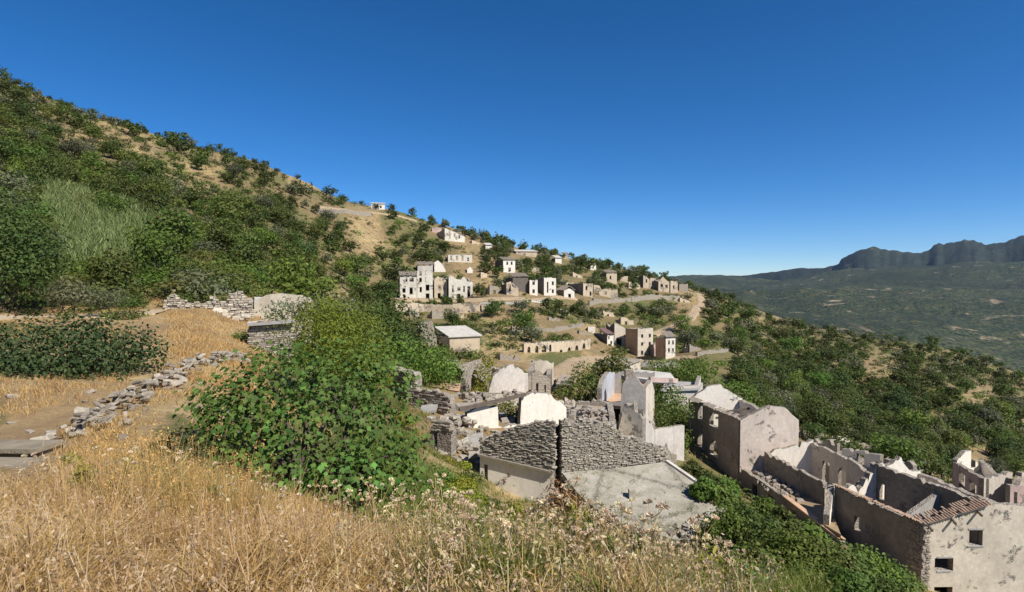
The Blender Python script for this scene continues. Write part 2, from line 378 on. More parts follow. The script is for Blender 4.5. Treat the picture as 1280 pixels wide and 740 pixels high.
def mat_simple(name, a, b, scale=3, bump=.3, rough=.9):
    t = NT(name); n = t.noise(scale, 6, .65); n2 = t.noise(scale * 9, 3, .6)
    c = t.mix(t.ramp(n, [(.3, 0), (.7, 1)]), a, b); c = t.mix(t.ramp(n2, [(.5, 0), (.75, .4)]), c, tuple(x * .5 for x in a))
    t.bump(t.math('ADD', n2, n), bump, .03); t.b.inputs['Roughness'].default_value = rough
    return t.color(c)
def mat_tile(name, a, b):
    t = NT(name); oi = t.new('ShaderNodeObjectInfo'); n = t.noise(2.5, 5, .7); n2 = t.noise(18, 3)
    r = t.math('FRACT', t.math('ADD', oi.outputs['Random'], t.attr('tint')))
    c = t.mix(r, a, b); c = t.mix(t.ramp(n, [(.4, 0), (.7, .7)]), c, (.16, .145, .12)); c = t.mix(t.ramp(n2, [(.55, 0), (.7, .5)]), c, (.33, .30, .22))
    t.bump(n2, .3, .02); return t.color(c)
M['white'] = mat_plaster('white_lime_plaster', (.80, .745, .65), (.66, .60, .50), worn=.24, streak=.25, blotch=.2)
M['cream'] = mat_plaster('cream_plaster', (.66, .60, .48), (.50, .43, .33), worn=.22, streak=.35)
M['grey'] = mat_plaster('grey_cement_render', (.62, .565, .50), (.44, .395, .345), worn=.12, streak=.4, blotch=.5)
M['tan'] = mat_plaster('tan_render', (.68, .605, .49), (.50, .43, .335), worn=.32, streak=.3, blotch=.45)
M['beige_shade'] = mat_plaster('shaded_pinkish_render', (.40, .32, .275), (.27, .215, .185), worn=.3, streak=.35)  # pinkish gable render darkened: shade painted into the window wall
M['stone_brown'] = mat_stone('brownish_half_buried_stone', (.21, .175, .135), (.42, .36, .28))
M['oldwhite'] = mat_plaster('flaking_white_plaster', (.76, .70, .60), (.62, .56, .47), (.40, .355, .29), worn=.42, streak=.3, blotch=.3)
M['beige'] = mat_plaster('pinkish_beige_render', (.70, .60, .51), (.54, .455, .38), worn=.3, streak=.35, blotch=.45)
M['brown'] = mat_plaster('brown_or_shaded_render', (.33, .28, .235), (.215, .18, .15), worn=.42, streak=.35)  # shade painted into walls facing away from the sun; also barn brown
M['pink'] = mat_plaster('pink_plaster', (.62, .45, .40), (.48, .36, .31), worn=.3)
M['orange'] = mat_plaster('ochre_plaster', (.60, .37, .22), (.50, .34, .24), worn=.2)
M['blue'] = mat_plaster('pale_blue_plaster', (.47, .50, .54), (.42, .43, .45), worn=.12)
M['farwhite'] = mat_plaster('old_white_plaster', (.70, .66, .56), (.52, .47, .39), worn=.33, streak=.4, scale=.55, blotch=.3)
M['fartan'] = mat_plaster('old_tan_plaster', (.60, .50, .36), (.46, .36, .25), worn=.4, streak=.45, scale=.55, blotch=.4)
M['rubble'] = mat_rubble('schist_rubble_wall', (.30, .26, .21), (.45, .395, .32), (.38, .32, .235))
M['rubble_dark'] = mat_rubble('dark_or_shaded_rubble_wall', (.15, .13, .115), (.26, .22, .185), (.17, .14, .11))  # dark stone, also shade painted on left side walls and house gap
M['core'] = mat_rubble('broken_wall_core', (.26, .225, .185), (.44, .39, .32), (.36, .31, .25), 4.5)
M['stone'] = mat_stone('grey_schist_stone', (.25, .215, .17), (.50, .45, .365))
M['pale_stone'] = mat_stone('pale_limewashed_stone', (.34, .29, .225), (.60, .53, .43))
M['stone_warm'] = mat_stone('warm_schist_stone', (.24, .205, .17), (.42, .36, .29))
M['concrete'] = mat_simple('weathered_concrete', (.40, .385, .36), (.27, .255, .235), 1.3)
M['concrete_pale'] = mat_simple('pale_concrete', (.58, .55, .49), (.40, .37, .32), 1.0)
M['timber'] = mat_simple('old_grey_timber', (.17, .135, .105), (.09, .07, .055), 5)
def mat_slab():
    t = NT('cracked_cement_slab_with_moss'); n = t.noise(.5, 6, .7, dist=.8); n2 = t.noise(4, 5, .7); n3 = t.noise(26, 3, .6); v = t.voro(.27, t.pos((1, 1, 1)), 'DISTANCE_TO_EDGE')
    c = t.mix(t.ramp(n, [(.32, 0), (.66, 1)]), (.46, .425, .36), (.30, .275, .215)); c = t.mix(t.ramp(n2, [(.48, 0), (.72, .8)]), c, (.25, .22, .15)); c = t.mix(t.ramp(n3, [(.5, 0), (.7, .5)]), c, (.17, .155, .13))
    w_ = t.math('ADD', v, t.math('MULTIPLY', t.math('SUBTRACT', n2, .5), .3)); c = t.mix(t.ramp(w_, [(.0, .5), (.010, 0)]), c, (.10, .09, .06))
    t.bump(t.math('ADD', t.math('MULTIPLY', n2, 1.2), t.math('ADD', n3, t.ramp(w_, [(0, 0), (.03, 1)]))), .8, .06); return t.color(c)
M['slab'] = mat_slab()
M['floor'] = mat_simple('rubble_and_dry_grass_floor', (.36, .26, .14), (.20, .15, .10), 1.2, .6)
M['rubble_floor'] = mat_simple('plaster_rubble', (.42, .36, .29), (.24, .195, .15), 2.2, .8)
M['tile'] = mat_tile('clay_roof_tile', (.34, .20, .13), (.42, .30, .21))
M['tile_grey'] = mat_tile('lichen_grey_roof_tile', (.25, .21, .175), (.34, .28, .22))
M['void'] = mat_simple('shadowed_room_wall', (.20, .17, .145), (.12, .10, .085), 1.5)

# ------------------------------------------------------------ walls with openings and broken tops
def wall_mesh(p0, p1, zb, prof, thick, opens=(), jag=.12, step=.26, side=1, seed=0, cut=0.0):
    """wall from p0 to p1 (outer face on the line). prof: [(fraction along, z top)]. opens: (f0, f1, z0, z1, arch 0/1).
       side: +1 puts the thickness to the left of p0->p1. cut: shorten both ends."""
    rr = random.Random(seed * 977 + 13); p0 = Vector((p0[0], p0[1], 0)); p1 = Vector((p1[0], p1[1], 0)); d = p1 - p0; L = d.length; d /= L
    nrm = Vector((-d.y, d.x, 0)) * side
    S_ = {cut, L - cut}
    for f, z in prof: S_.add(min(max(f * L, cut), L - cut))
    k = max(1, int(L / step))
    for i in range(1, k): S_.add(L * i / k + rr.uniform(-.2, .2) * step)
    for o in opens:
        S_ -= {q for q in list(S_) if o[0] * L - .04 < q < o[1] * L + .04 and cut < q < L - cut}
        m = 6 if o[4] else 1
        for i in range(m + 1): S_.add((o[0] + (o[1] - o[0]) * i / m) * L)
    ss = sorted(q for q in S_ if cut <= q <= L - cut); out = [ss[0]]
    for q in ss[1:]:
        if q - out[-1] > .015: out.append(q)
    ss = out; jz = [rr.uniform(-1, .35) * jag * (2.2 if rr.random() < .12 else 1) for _ in ss]; fp = [p[0] for p in prof]; zp = [p[1] for p in prof]
    for i in range(1, len(jz)):
        if rr.random() < .3: jz[i] = jz[i - 1]
    top = [float(np.interp(q / L, fp, zp)) + j for q, j in zip(ss, jz)]
    mb = MB()
    def P(q, z, n): v = p0 + d * q + nrm * n; return (v.x, v.y, z)
    cols = []
    for i in range(len(ss) - 1):
        a, b = ss[i], ss[i + 1]; mid = (a + b) / 2 / L
        iv = [[zb, zb, top[i], top[i + 1]]]
        for o in opens:
            if o[0] < mid < o[1]:
                def ot(q):
                    if not o[4]: return o[3]
                    t_ = (q / L - o[0]) / (o[1] - o[0]) * 2 - 1; w = (o[1] - o[0]) * L / 2
                    return o[3] - w + w * math.sqrt(max(0, 1 - t_ * t_))
                nw = []
                for z0a, z0b, z1a, z1b in iv:
                    if o[2] > max(z1a, z1b) or o[3] < min(z0a, z0b): nw.append([z0a, z0b, z1a, z1b]); continue
                    if o[2] > z0a + .02: nw.append([z0a, z0b, min(o[2], z1a), min(o[2], z1b)])
                    ta, tb = ot(a), ot(b)
                    if z1a > ta + .02 and z1b > tb + .02: nw.append([ta, tb, z1a, z1b])
                iv = nw
        cols.append(iv)
    for i, iv in enumerate(cols):
        a, b = ss[i], ss[i + 1]
        for z0a, z0b, z1a, z1b in iv:
            mb.quad(P(a, z0a, 0), P(b, z0b, 0), P(b, z1b, 0), P(a, z1a, 0))
            mb.quad(P(b, z0b, thick), P(a, z0a, thick), P(a, z1a, thick), P(b, z1b, thick))
            mb.quad(P(a, z1a, 0), P(b, z1b, 0), P(b, z1b, thick), P(a, z1a, thick), 1)
            mb.quad(P(a, z0a, thick), P(b, z0b, thick), P(b, z0b, 0), P(a, z0a, 0), 1)
    def edge(i, right):                      # intervals at boundary i seen from the left / right column
        c = i - 1 if right else i
        if not 0 <= c < len(cols): return []
        return [(v[1], v[3]) if right else (v[0], v[2]) for v in cols[c]]
    for i, q in enumerate(ss):
        A_, B_ = edge(i, True), edge(i, False); zs = sorted({round(z, 4) for v in A_ + B_ for z in v})
        for z0, z1 in zip(zs, zs[1:]):
            m_ = (z0 + z1) / 2; ina = any(v[0] < m_ < v[1] for v in A_); inb = any(v[0] < m_ < v[1] for v in B_)
            if ina != inb and z1 - z0 > .003: mb.quad(P(q, z0, 0), P(q, z0, thick), P(q, z1, thick), P(q, z1, 0), 1)
    return mb
def wall_part(parent, mat, p0, p1, zb, prof, thick=.5, opens=(), name='wall', label=None, **kw):
    o = wall_mesh(p0, p1, zb, prof, thick, opens, **kw).build(name, (mat, M['core']), parent)
    return tag(o, label)
def frames(parent, p0, p1, opens, side=1, mat=None, depth=.16, sill=True):
    """window sill and lintel of each opening, 3 cm proud of the wall face"""
    p0 = Vector((p0[0], p0[1], 0)); p1 = Vector((p1[0], p1[1], 0)); d = (p1 - p0); L = d.length; d /= L; n = Vector((-d.y, d.x, 0)) * side
    for o in opens:
        a, b = p0 + d * (o[0] * L - .08), p0 + d * (o[1] * L + .08); c = (a + b) / 2 + n * (depth / 2 - .04)
        hw = d * ((b - a).length / 2)
        if sill and not (len(o) > 5 and o[5]):
            mb = MB(); mb.box(c + Vector((0, 0, o[2] - .045)), hw, n * depth / 2, Vector((0, 0, .05))); mb.build('window_sill', mat or M['concrete_pale'], parent)
        if not o[4]:
            mb = MB(); mb.box(c + Vector((0, 0, o[3] + .06)), hw, n * depth / 2, Vector((0, 0, .06))); mb.build('lintel', mat or M['concrete'], parent)
def house(name, label, cat, quad, zb, prof, mats, opens=None, thick=.5, group=None, seed=1, jag=.14, step=.28, sills=(), floor=None, floormat=None):
    """four walls round a footprint quad (counter-clockwise from above); prof: list of 4 profiles or numbers"""
    c = sum((Vector((q[0], q[1], 0)) for q in quad), Vector()) / 4; loc = Vector((c.x, c.y, zb))
    t = thing(name, loc, label, cat, group); opens = opens or {}
    for i in range(4):
        a, b = Vector((quad[i][0], quad[i][1], 0)), Vector((quad[(i + 1) % 4][0], quad[(i + 1) % 4][1], 0)); d = (b - a).normalized(); n = Vector((-d.y, d.x, 0))
        if prof[i] is None: continue
        if i % 2: a, b = a - n * .02, b - n * .02
        pr = [(0, prof[i]), (1, prof[i])] if isinstance(prof[i], (int, float)) else prof[i]
        m = mats[i] if isinstance(mats, (list, tuple)) else mats
        wall_part(t, m, a, b, zb, pr, thick, opens.get(i, ()), seed=seed * 7 + i, jag=jag, step=step, cut=thick * .5 if i % 2 else 0.0)
        if i in sills: frames(t, a, b, opens.get(i, ()))
    if floor is not None:
        mb = MB(); q = [Vector((p[0], p[1], 0)) for p in quad]; q = [c + (p - c) * .93 for p in q]
        for zf in (floor if isinstance(floor, (list, tuple)) else [floor]):
            vs = [(p.x, p.y, zf + e) for e in (-.2, 0) for p in q]
            mb.add(vs, ((3, 2, 1, 0), (4, 5, 6, 7), (0, 1, 5, 4), (1, 2, 6, 5), (2, 3, 7, 6), (3, 0, 4, 7)))
        mb.build('floor_or_shade_slab', floormat or M['rubble_floor'], t)
    return t
def tile_roof(parent, a, b, c, d, mat, name='tile_roof', pitch=.32, holes=0, seed=3, rows=4):
    """sheet of curved tiles between eave a-b and ridge d-c; parts of it missing"""
    rr = random.Random(seed); a, b, c, d = map(Vector, (a, b, c, d)); nx = max(3, int((b - a).length / pitch)); mb = MB(); tint = []
    up = (b - a).cross(d - a).normalized()
    if up.z < 0: up = -up
    f = lambda u, v: a.lerp(b, u).lerp(d.lerp(c, u), v)
    for i in range(nx):
        for j in range(rows):
            if rr.random() < holes: continue
            u0, u1 = i / nx, (i + 1) / nx; v0, v1 = j / rows, (j + 1.08) / rows; h = pitch * .3; um = (u0 + u1) / 2; lo = .02 + rr.uniform(0, .03); hi = -.015
            vs = [f(u, v) + up * (g + e) for v, e in ((v0, lo), (min(v1, 1.02), hi)) for u, g in ((u0, 0), (u0 + (um - u0) * .45, h * .8), (um, h), (um + (u1 - um) * .55, h * .8), (u1, 0))]
            mb.add(vs, ((0, 1, 6, 5), (1, 2, 7, 6), (2, 3, 8, 7), (3, 4, 9, 8), (0, 4, 3, 2, 1))); tint += [rr.random()] * 5
    me = bpy.data.meshes.new(name); me.from_pydata(mb.v, [], mb.f); me.update()
    at_ = me.attributes.new('tint', 'FLOAT', 'FACE'); at_.data.foreach_set('value', tint)
    return put(name, me, mat, parent, kind='stuff')
def slab(parent, pts, th, mat, name, label=None):
    """solid slab under a polygon of 3-D points"""
    n = len(pts); vs = [tuple(p) for p in pts] + [(p[0], p[1], p[2] - th) for p in pts]; mb = MB()
    mb.add(vs, [tuple(range(n)), tuple(range(2 * n - 1, n - 1, -1))] + [(i, i + n, (i + 1) % n + n, (i + 1) % n) for i in range(n)])
    return tag(mb.build(name, mat, parent), label)
def stone_verts(rr, a, b, c):                # an uneven block: half sizes a, b, c -> verts, faces (14 quads)
    vs = []
    for k in (-1, 0, 1):
        for (i, j) in ((-1, -1), (1, -1), (1, 1), (-1, 1)):
            s_ = 1.0 if k == 0 else rr.uniform(.72, .92)
            vs.append((i * a * s_ * rr.uniform(.82, 1.1), j * b * s_ * rr.uniform(.8, 1.1), k * c * rr.uniform(.8, 1.05) + (rr.uniform(-.15, .15) * c if k == 0 else 0)))
    fs = [(3, 2, 1, 0), (8, 9, 10, 11)]
    for k in (0, 4):
        for i in range(4): fs.append((k + i, k + (i + 1) % 4, k + 4 + (i + 1) % 4, k + 4 + i))
    return vs, fs
def stone_courses(parent, p0, p1, z0, prof, mat, side=1, sl=(.10, .32), sh=(.045, .105), proud=.09, seed=5, name='stone_courses', z0b=None):
    """rows of flat stones laid in front of a wall face, joined into one part (too small to pick apart one by one)"""
    rr = random.Random(seed); p0 = Vector((p0[0], p0[1], 0)); p1 = Vector((p1[0], p1[1], 0)); d = p1 - p0; L = d.length; d /= L; n = Vector((-d.y, d.x, 0)) * side
    fp = [p[0] for p in prof]; zp = [p[1] for p in prof]; zmax = max(zp) + .25; z = min(z0, z0 if z0b is None else z0b); mb = MB(); tint = []
    while z < zmax:
        h = rr.uniform(*sh); q = rr.uniform(-.15, 0)
        while q < L:
            w = rr.uniform(*sl); m = q + w / 2; f = min(max(m / L, 0), 1); bot = z0 if z0b is None else z0 + (z0b - z0) * f
            if z + h * .5 > bot and z + h * .5 < np.interp(f, fp, zp) + rr.uniform(-.1, .16) and q > -.1 and m < L + .08:
                vs, fs = stone_verts(rr, w / 2 * .97, rr.uniform(.09, .16), h / 2 * .95); off = rr.uniform(0, proud); tl = rr.uniform(-.06, .06)
                cc = p0 + d * m - n * (off - .08)
                mb.add([(cc.x + d.x * x - n.x * y, cc.y + d.y * x - n.y * y, z + h / 2 + zz + x * tl) for x, y, zz in vs], fs); tint += [rr.random()] * len(fs)
            q += w
        z += h
    me = bpy.data.meshes.new(name); me.from_pydata(mb.v, [], mb.f); me.update()
    at_ = me.attributes.new('tint', 'FLOAT', 'FACE'); at_.data.foreach_set('value', tint)
    return put(name, me, mat, parent, kind='stuff')
def rubble_heap(parent, c, rx, ry, h, n, size, mat, seed=1, name='stone', part=True):
    """loose stones lying on the ground or on a heap"""
    rr = random.Random(seed); mb = MB(); tint = []
    for _ in range(n):
        a = rr.uniform(0, 6.283); r = rr.random() ** .6; x, y = c[0] + math.cos(a) * r * rx, c[1] + math.sin(a) * r * ry
        z = float(ground(x, y)) + h * (1 - r) * rr.random() if c[2] is None else c[2] + h * (1 - r) * rr.random()
        s = size * rr.uniform(.5, 1.5); vs, fs = stone_verts(rr, s, s * rr.uniform(.5, 1), s * rr.uniform(.3, .7))
        Mx = Matrix.Rotation(rr.uniform(0, 6.28), 3, 'Z') @ Matrix.Rotation(rr.uniform(-.5, .5), 3, 'X')
        mb.add([Vector((x, y, z + s * .2)) + Mx @ Vector(v) for v in vs], fs); tint += [rr.random()] * len(fs)
    me = bpy.data.meshes.new(name); me.from_pydata(mb.v, [], mb.f); me.update()
    at_ = me.attributes.new('tint', 'FLOAT', 'FACE'); at_.data.foreach_set('value', tint)
    return put(name, me, mat, parent, kind='stuff')
def gz(p): return float(ground(p[0], p[1]))
# ------------------------------------------------------------ keep-out discs for plants
EXCL = []
def keep_out(quad, pad=1.0):
    for i in range(len(quad)):
        a, b = quad[i], quad[(i + 1) % len(quad)]; L = math.hypot(b[0] - a[0], b[1] - a[1]); k = max(1, int(L / 1.5))
        for j in range(k): EXCL.append((a[0] + (b[0] - a[0]) * j / k, a[1] + (b[1] - a[1]) * j / k, pad))
    cx_ = sum(p[0] for p in quad) / len(quad); cy_ = sum(p[1] for p in quad) / len(quad)
    EXCL.append((cx_, cy_, min(math.hypot(p[0] - cx_, p[1] - cy_) for p in quad) * .9))
def xy(px, py, Y): p = at(px, py, Y); return (p.x, p.y)
def zz(px, py, Y): return at(px, py, Y).z

# ---- 1. stone-fronted ruin in the middle foreground
FL, FR = xy(600, 568, 33), xy(692, 590, 31.5); nv = Vector((FR[1] - FL[1], -(FR[0] - FL[0]))).normalized() * -1
q = [FL, FR, (FR[0] + nv.x * 5.2, FR[1] + nv.y * 5.2), (FL[0] + nv.x * 5.2, FL[1] + nv.y * 5.2)]
topS = [(0, zz(600, 549, 33)), (.1, zz(608, 546, 33)), (.42, zz(640, 537, 32.3)), (.75, zz(668, 528, 31.9)), (1, zz(690, 526, 31.5))]
s1 = house('stone_house', 'roofless stone house with white plaster below its grey stone gable band in the middle foreground', 'ruined house', q, -14.5,
           [topS, [(0, zz(690, 528, 31.5)), (1, -10)], [(0, -10.2), (.5, -9.8), (1, -10.6)], [(0, -10.6), (1, zz(600, 551, 33))]], [M['white'], M['rubble_dark'], M['rubble'], M['rubble']], {0: [(.06, .11, -12.6, -11.0, 0)]}, .45, seed=3, floor=-10.2, jag=.08)
lz0, lz1 = zz(600, 568, 33), zz(692, 590, 31.5)
stone_courses(s1, FL, FR, lz0 + .08, topS, M['stone'], z0b=lz1 + .08, seed=8)
mb = MB(); mb.bar((FL[0], FL[1] - .05, lz0), (FR[0], FR[1] - .05, lz1), .34, .12); mb.build('stone_ledge', M['stone'], s1)
mb = MB(); a_, b_ = at(602, 617, 32.8), at(690, 617, 31.3); mb.bar((a_.x, a_.y, a_.z), (b_.x, b_.y, a_.z - .05), .2, .10); mb.build('plinth_course', M['concrete'], s1)
keep_out(q)
# ---- 2. its neighbour: stone wall above a sloping roof slab
GL, GR = xy(702, 590, 31.6), xy(833, 576, 33.4); gd = Vector((GR[0] - GL[0], GR[1] - GL[1])).normalized(); gn = Vector((-gd.y, gd.x))
q = [GL, GR, (GR[0] + gn.x * 4.5, GR[1] + gn.y * 4.5), (GL[0] + gn.x * 4.5, GL[1] + gn.y * 4.5)]
topG = [(0, zz(702, 527, 31.6)), (.24, zz(735, 527, 32)), (.46, zz(762, 531, 32.4)), (.58, zz(778, 546, 32.6)), (.8, zz(806, 553, 33)), (1, zz(832, 563, 33.4))]
s2 = house('stone_house', 'grey stone wall with a broad sloping cement roof slab below it beside the stone house', 'ruined house', q, -14.5,
           [topG, [(0, -10.2), (1, -10.6)], [(0, -10.9), (.4, -10.4), (1, -10.0)], [(0, -10), (1, zz(702, 530, 31.6))]], [M['rubble'], M['rubble'], M['rubble'], M['rubble_dark']], seed=5, floor=-10.9)
stone_courses(s2, GL, GR, zz(702, 591, 31.6), topG, M['stone'], z0b=zz(832, 577, 33.4), seed=18)
A3 = at(703, 590, 31.45); kS = .26
def on_slab(px, py):
    d = ray(px, py); nx, ny = -gn.x, -gn.y       # z = A.z - k * forward distance
    t = (A3.z + kS * (A3.x * nx + A3.y * ny)) / (d[2] + kS * (d[0] * nx + d[1] * ny)); return Vector(d * t)
sp = [on_slab(*p) for p in [(703, 591), (770, 585), (833, 577), (872, 602), (910, 630), (903, 655), (893, 684), (862, 678), (835, 672), (800, 660), (768, 648), (742, 634), (722, 616)]]
slab(s2, sp, .35, M['slab'], 'roof_slab', 'broad grey sloping cement slab')
mb = MB(); mb.bar(sp[2] + Vector((0, 0, .05)), sp[4] + Vector((0, 0, .05)), .22, .12); mb.build('slab_edge', M['concrete_pale'], s2)
mb = MB(); mb.bar(on_slab(790, 622) + Vector((0, 0, -.1)), on_slab(790, 622) + Vector((0, 0, .45)), .35, .35); mb.build('chimney_stub', M['stone'], s2)
rubble_heap(s2, (on_slab(862, 664).x, on_slab(862, 664).y, on_slab(862, 664).z - .05), 1.5, 1.0, .3, 60, .16, M['stone'], 23)
keep_out(q); keep_out([(p.x, p.y) for p in sp], .6); SLAB = sp
# supports under the slab
c0, c1 = sp[6] + Vector((-.5, .5, -.36)), sp[10] + Vector((0, .4, -.36))
wall_part(s2, M['rubble'], (c1.x, c1.y), (c0.x, c0.y), -17, [(0, c1.z), (1, c0.z)], .4, name='support_wall')
wall_part(s2, M['rubble'], (c0.x, c0.y), (sp[2].x, sp[2].y), -17, [(0, c0.z), (1, sp[2].z - .4)], .4, name='support_wall')
# ---- 3. white plastered ruin behind them
L_, R_ = xy(584, 520, 41.5), xy(708, 510, 45); d_ = Vector((R_[0] - L_[0], R_[1] - L_[1])).normalized(); n_ = Vector((-d_.y, d_.x))
q = [L_, R_, (R_[0] + n_.x * 6.5, R_[1] + n_.y * 6.5), (L_[0] + n_.x * 6.5, L_[1] + n_.y * 6.5)]
top = [(0, zz(585, 517, 41.5)), (.12, zz(600, 509, 41.9)), (.29, zz(622, 506, 42.5)), (.30, zz(624, 531, 42.6)), (.51, zz(650, 533, 43.3)), (.53, zz(652, 494, 43.3)), (.66, zz(668, 490, 43.9)), (.84, zz(690, 493, 44.5)), (1, zz(707, 508, 45))]
s3 = house('white_house', 'broken white plastered house wall with a wide gap and a dark ring beam', 'ruined house', q, -16,
           [top, [(0, -10), (.5, -11.2), (1, -12)], [(0, -12), (.5, -11.6), (1, -10.4)], [(0, -10.2), (.3, -11.2), (1, -10.2)]], [M['white'], M['white'], M['rubble'], M['rubble_dark']], seed=11, jag=.2, floor=-13.2)
mb = MB(); mb.bar(at(574, 512, 41.0), at(657, 493, 43.3), .3, .22); mb.build('ring_beam', M['timber'], s3, label='dark sagging ring beam above the gap')
keep_out(q)
# ---- 4. low ruins to its left: slab with white parapet, ramp of rubble
q = [xy(566, 512, 47), xy(600, 509, 46), xy(603, 497, 52), xy(570, 499, 53)]
s4 = house('low_ruin', 'low roofless ruin with a white parapet top left of the broken white wall', 'ruined house', q, -16, [zz(580, 506, 46.5), zz(600, 503, 49), zz(585, 493, 52), zz(568, 503, 50)],
           [M['concrete'], M['white'], M['concrete_pale'], M['rubble_dark']], seed=13, jag=.2, floor=zz(585, 504, 50)); keep_out(q)
sw = thing('rubble_ramp', at(590, 560, 37), 'pale slab of fallen wall and rubble sloping down beside the white plaster', 'rubble heap')
slab(sw, [at(566, 556, 38), at(590, 582, 35), at(604, 575, 35.2), at(604, 540, 39), at(585, 545, 39.5)], .5, M['concrete_pale'], 'fallen_slab')
rubble_heap(sw, (at(580, 570, 36).x, at(580, 570, 36).y, None), 2.4, 2.2, .9, 60, .25, M['stone'], 5)
# ruin fragments on the green slope
wf = thing('stone_wall', at(494, 490, 50), 'short grey stone wall with a stepped end on the green slope right of the fig', 'stone wall')
a_, b_ = xy(474, 490, 51), xy(519, 490, 47)
pr = [(0, zz(474, 456, 51)), (.3, zz(488, 458, 50)), (.97, zz(518, 466, 47)), (1, zz(519, 472, 47))]
wall_part(wf, M['rubble'], a_, b_, -13, pr, .7, seed=21); stone_courses(wf, a_, b_, -11.5, pr, M['stone'], seed=22, sl=(.2, .5), sh=(.1, .2))
keep_out([a_, b_], 1.2)
wg = thing('stone_wall', at(538, 505, 46), 'broken brownish rubble wall with a flat slab leaning on its foot', 'stone wall')
a_, b_ = xy(510, 505, 46), xy(562, 510, 44); pr = [(0, zz(510, 484, 46)), (.35, zz(530, 489, 45)), (.6, zz(545, 488, 45)), (.9, zz(556, 493, 44)), (1, zz(562, 505, 44))]
wall_part(wg, M['rubble'], a_, b_, -14, pr, .8, seed=24, jag=.25); stone_courses(wg, a_, b_, -12.2, pr, M['stone_warm'], seed=25, sl=(.25, .6), sh=(.12, .26))
slab(wg, [at(524, 517, 43.5), at(545, 512, 43.5), at(548, 503, 44.8), at(527, 507, 44.8)], .2, M['concrete'], 'leaning_slab'); keep_out([a_, b_], 1.2)
wh = thing('stone_wall', at(548, 560, 34), 'jagged stump of dark rubble wall left of the stone house', 'stone wall')
a_, b_ = xy(526, 560, 34.6), xy(564, 562, 34); pr = [(0, zz(526, 556, 34)), (.3, zz(535, 542, 34)), (.45, zz(543, 528, 34)), (.9, zz(560, 528, 34)), (1, zz(564, 540, 34))]
wall_part(wh, M['rubble_dark'], a_, b_, -14, pr, .8, seed=27, jag=.25, opens=[(.42, .55, -12, zz(548, 541, 34), 0)]); stone_courses(wh, a_, b_, zz(548, 540, 34), pr, M['stone_warm'], seed=28, sl=(.25, .55), sh=(.12, .24)); keep_out([a_, b_], .8)
# ---- 5. big grey ruin
L_, R_ = xy(611, 492, 60), xy(660, 490, 63); d_ = Vector((R_[0] - L_[0], R_[1] - L_[1])).normalized(); n_ = Vector((-d_.y, d_.x))
q = [L_, R_, (R_[0] + n_.x * 7, R_[1] + n_.y * 7), (L_[0] + n_.x * 7, L_[1] + n_.y * 7)]
s5 = house('gabled_ruin', 'big grey gabled ruin with a pale blank wall and broken crown', 'ruined house', q, -17,
           [[(0, zz(613, 487, 60)), (.12, zz(617, 468, 60)), (.4, zz(632, 459, 61)), (.6, zz(643, 457, 61)), (1, zz(660, 466, 63))], zz(664, 463, 66), [(0, zz(664, 458, 69)), (.5, zz(640, 447, 69)), (1, zz(618, 456, 67))], [(0, zz(615, 456, 67)), (.5, zz(612, 464, 64)), (1, zz(611, 480, 60))]],
           [M['grey'], M['rubble'], M['rubble'], M['rubble_dark']], seed=31, jag=.25, floor=-12.6); keep_out(q)
q = [xy(660, 489, 63.2), xy(688, 487, 65), xy(690, 470, 71), xy(664, 471, 70)]
s5b = house('annexe_ruin', 'brown broken rubble room joined to the right of the grey gabled ruin', 'ruined house', q, -17, [[(0, zz(660, 470, 63)), (.4, zz(670, 463, 64)), (.75, zz(680, 468, 65)), (1, zz(688, 474, 65))], zz(689, 462, 68), [(0, zz(690, 452, 71)), (.5, zz(676, 447, 71)), (1, zz(664, 450, 70))], zz(662, 458, 66)],
            [M['rubble'], M['rubble_dark'], M['cream'], M['rubble']], {0: [(.35, .46, -13.4, -12.1, 0), (.72, .8, -14, -12.4, 0)]}, seed=33, jag=.3, floor=-13); keep_out(q)
wi = thing('stone_wall', at(592, 470, 62), 'crumbling arched wall end left of the grey gabled ruin', 'stone wall')
wall_part(wi, M['rubble'], xy(582, 490, 60), xy(604, 488, 64), -15, [(0, zz(582, 474, 60)), (.25, zz(588, 462, 61)), (.6, zz(596, 455, 62)), (1, zz(604, 456, 64))], .6, [(.3, .75, -14, zz(594, 463, 62), 1)], seed=35, jag=.2)
slab(wi, [at(560, 487, 57), at(574, 489, 56), at(576, 478, 59), at(563, 476, 60)], .3, M['orange'], 'clay_slab', 'reddish clay slab'); keep_out([xy(582, 490, 60), xy(604, 488, 64)])
# ---- 6. the cluster with the pale blue room
FLt = (8.7, 58.0); d_ = Vector((7, -2.7)).normalized(); n_ = Vector((2.7, 7)).normalized(); FRt = (FLt[0] + d_.x * 4.9, FLt[1] + d_.y * 4.9)
q = [FLt, FRt, (FRt[0] + n_.x * 7.5, FRt[1] + n_.y * 7.5), (FLt[0] + n_.x * 7.5, FLt[1] + n_.y * 7.5)]
s6 = house('blue_room_house', 'roofless house showing a pale blue inner wall and a tall grey front pier', 'ruined house', q, -20,
           [[(0, zz(747, 502, 58)), (.1, zz(752, 504, 58)), (.5, zz(780, 503, 57)), (.54, zz(783, 478, 57)), (.62, zz(788, 471, 57)), (.8, zz(797, 470, 56.6)), (.88, zz(802, 478, 56.5)), (1, zz(808, 486, 56.4))], zz(815, 476, 60), [(0, zz(820, 464, 64)), (.5, zz(790, 462, 65)), (1, zz(768, 466, 65))], [(0, zz(765, 464, 65)), (.5, zz(757, 466, 61)), (.8, zz(751, 474, 59)), (1, zz(747, 486, 58))]],
           [M['grey'], M['tan'], M['grey'], M['blue']], {2: [(.5, .75, -14, -11.2, 0)], 0: [(.06, .5, zz(760, 527, 57.5), zz(760, 506.5, 57.5), 0)]}, seed=41, jag=.15, floor=zz(765, 502, 60), floormat=M['orange']); keep_out(q)
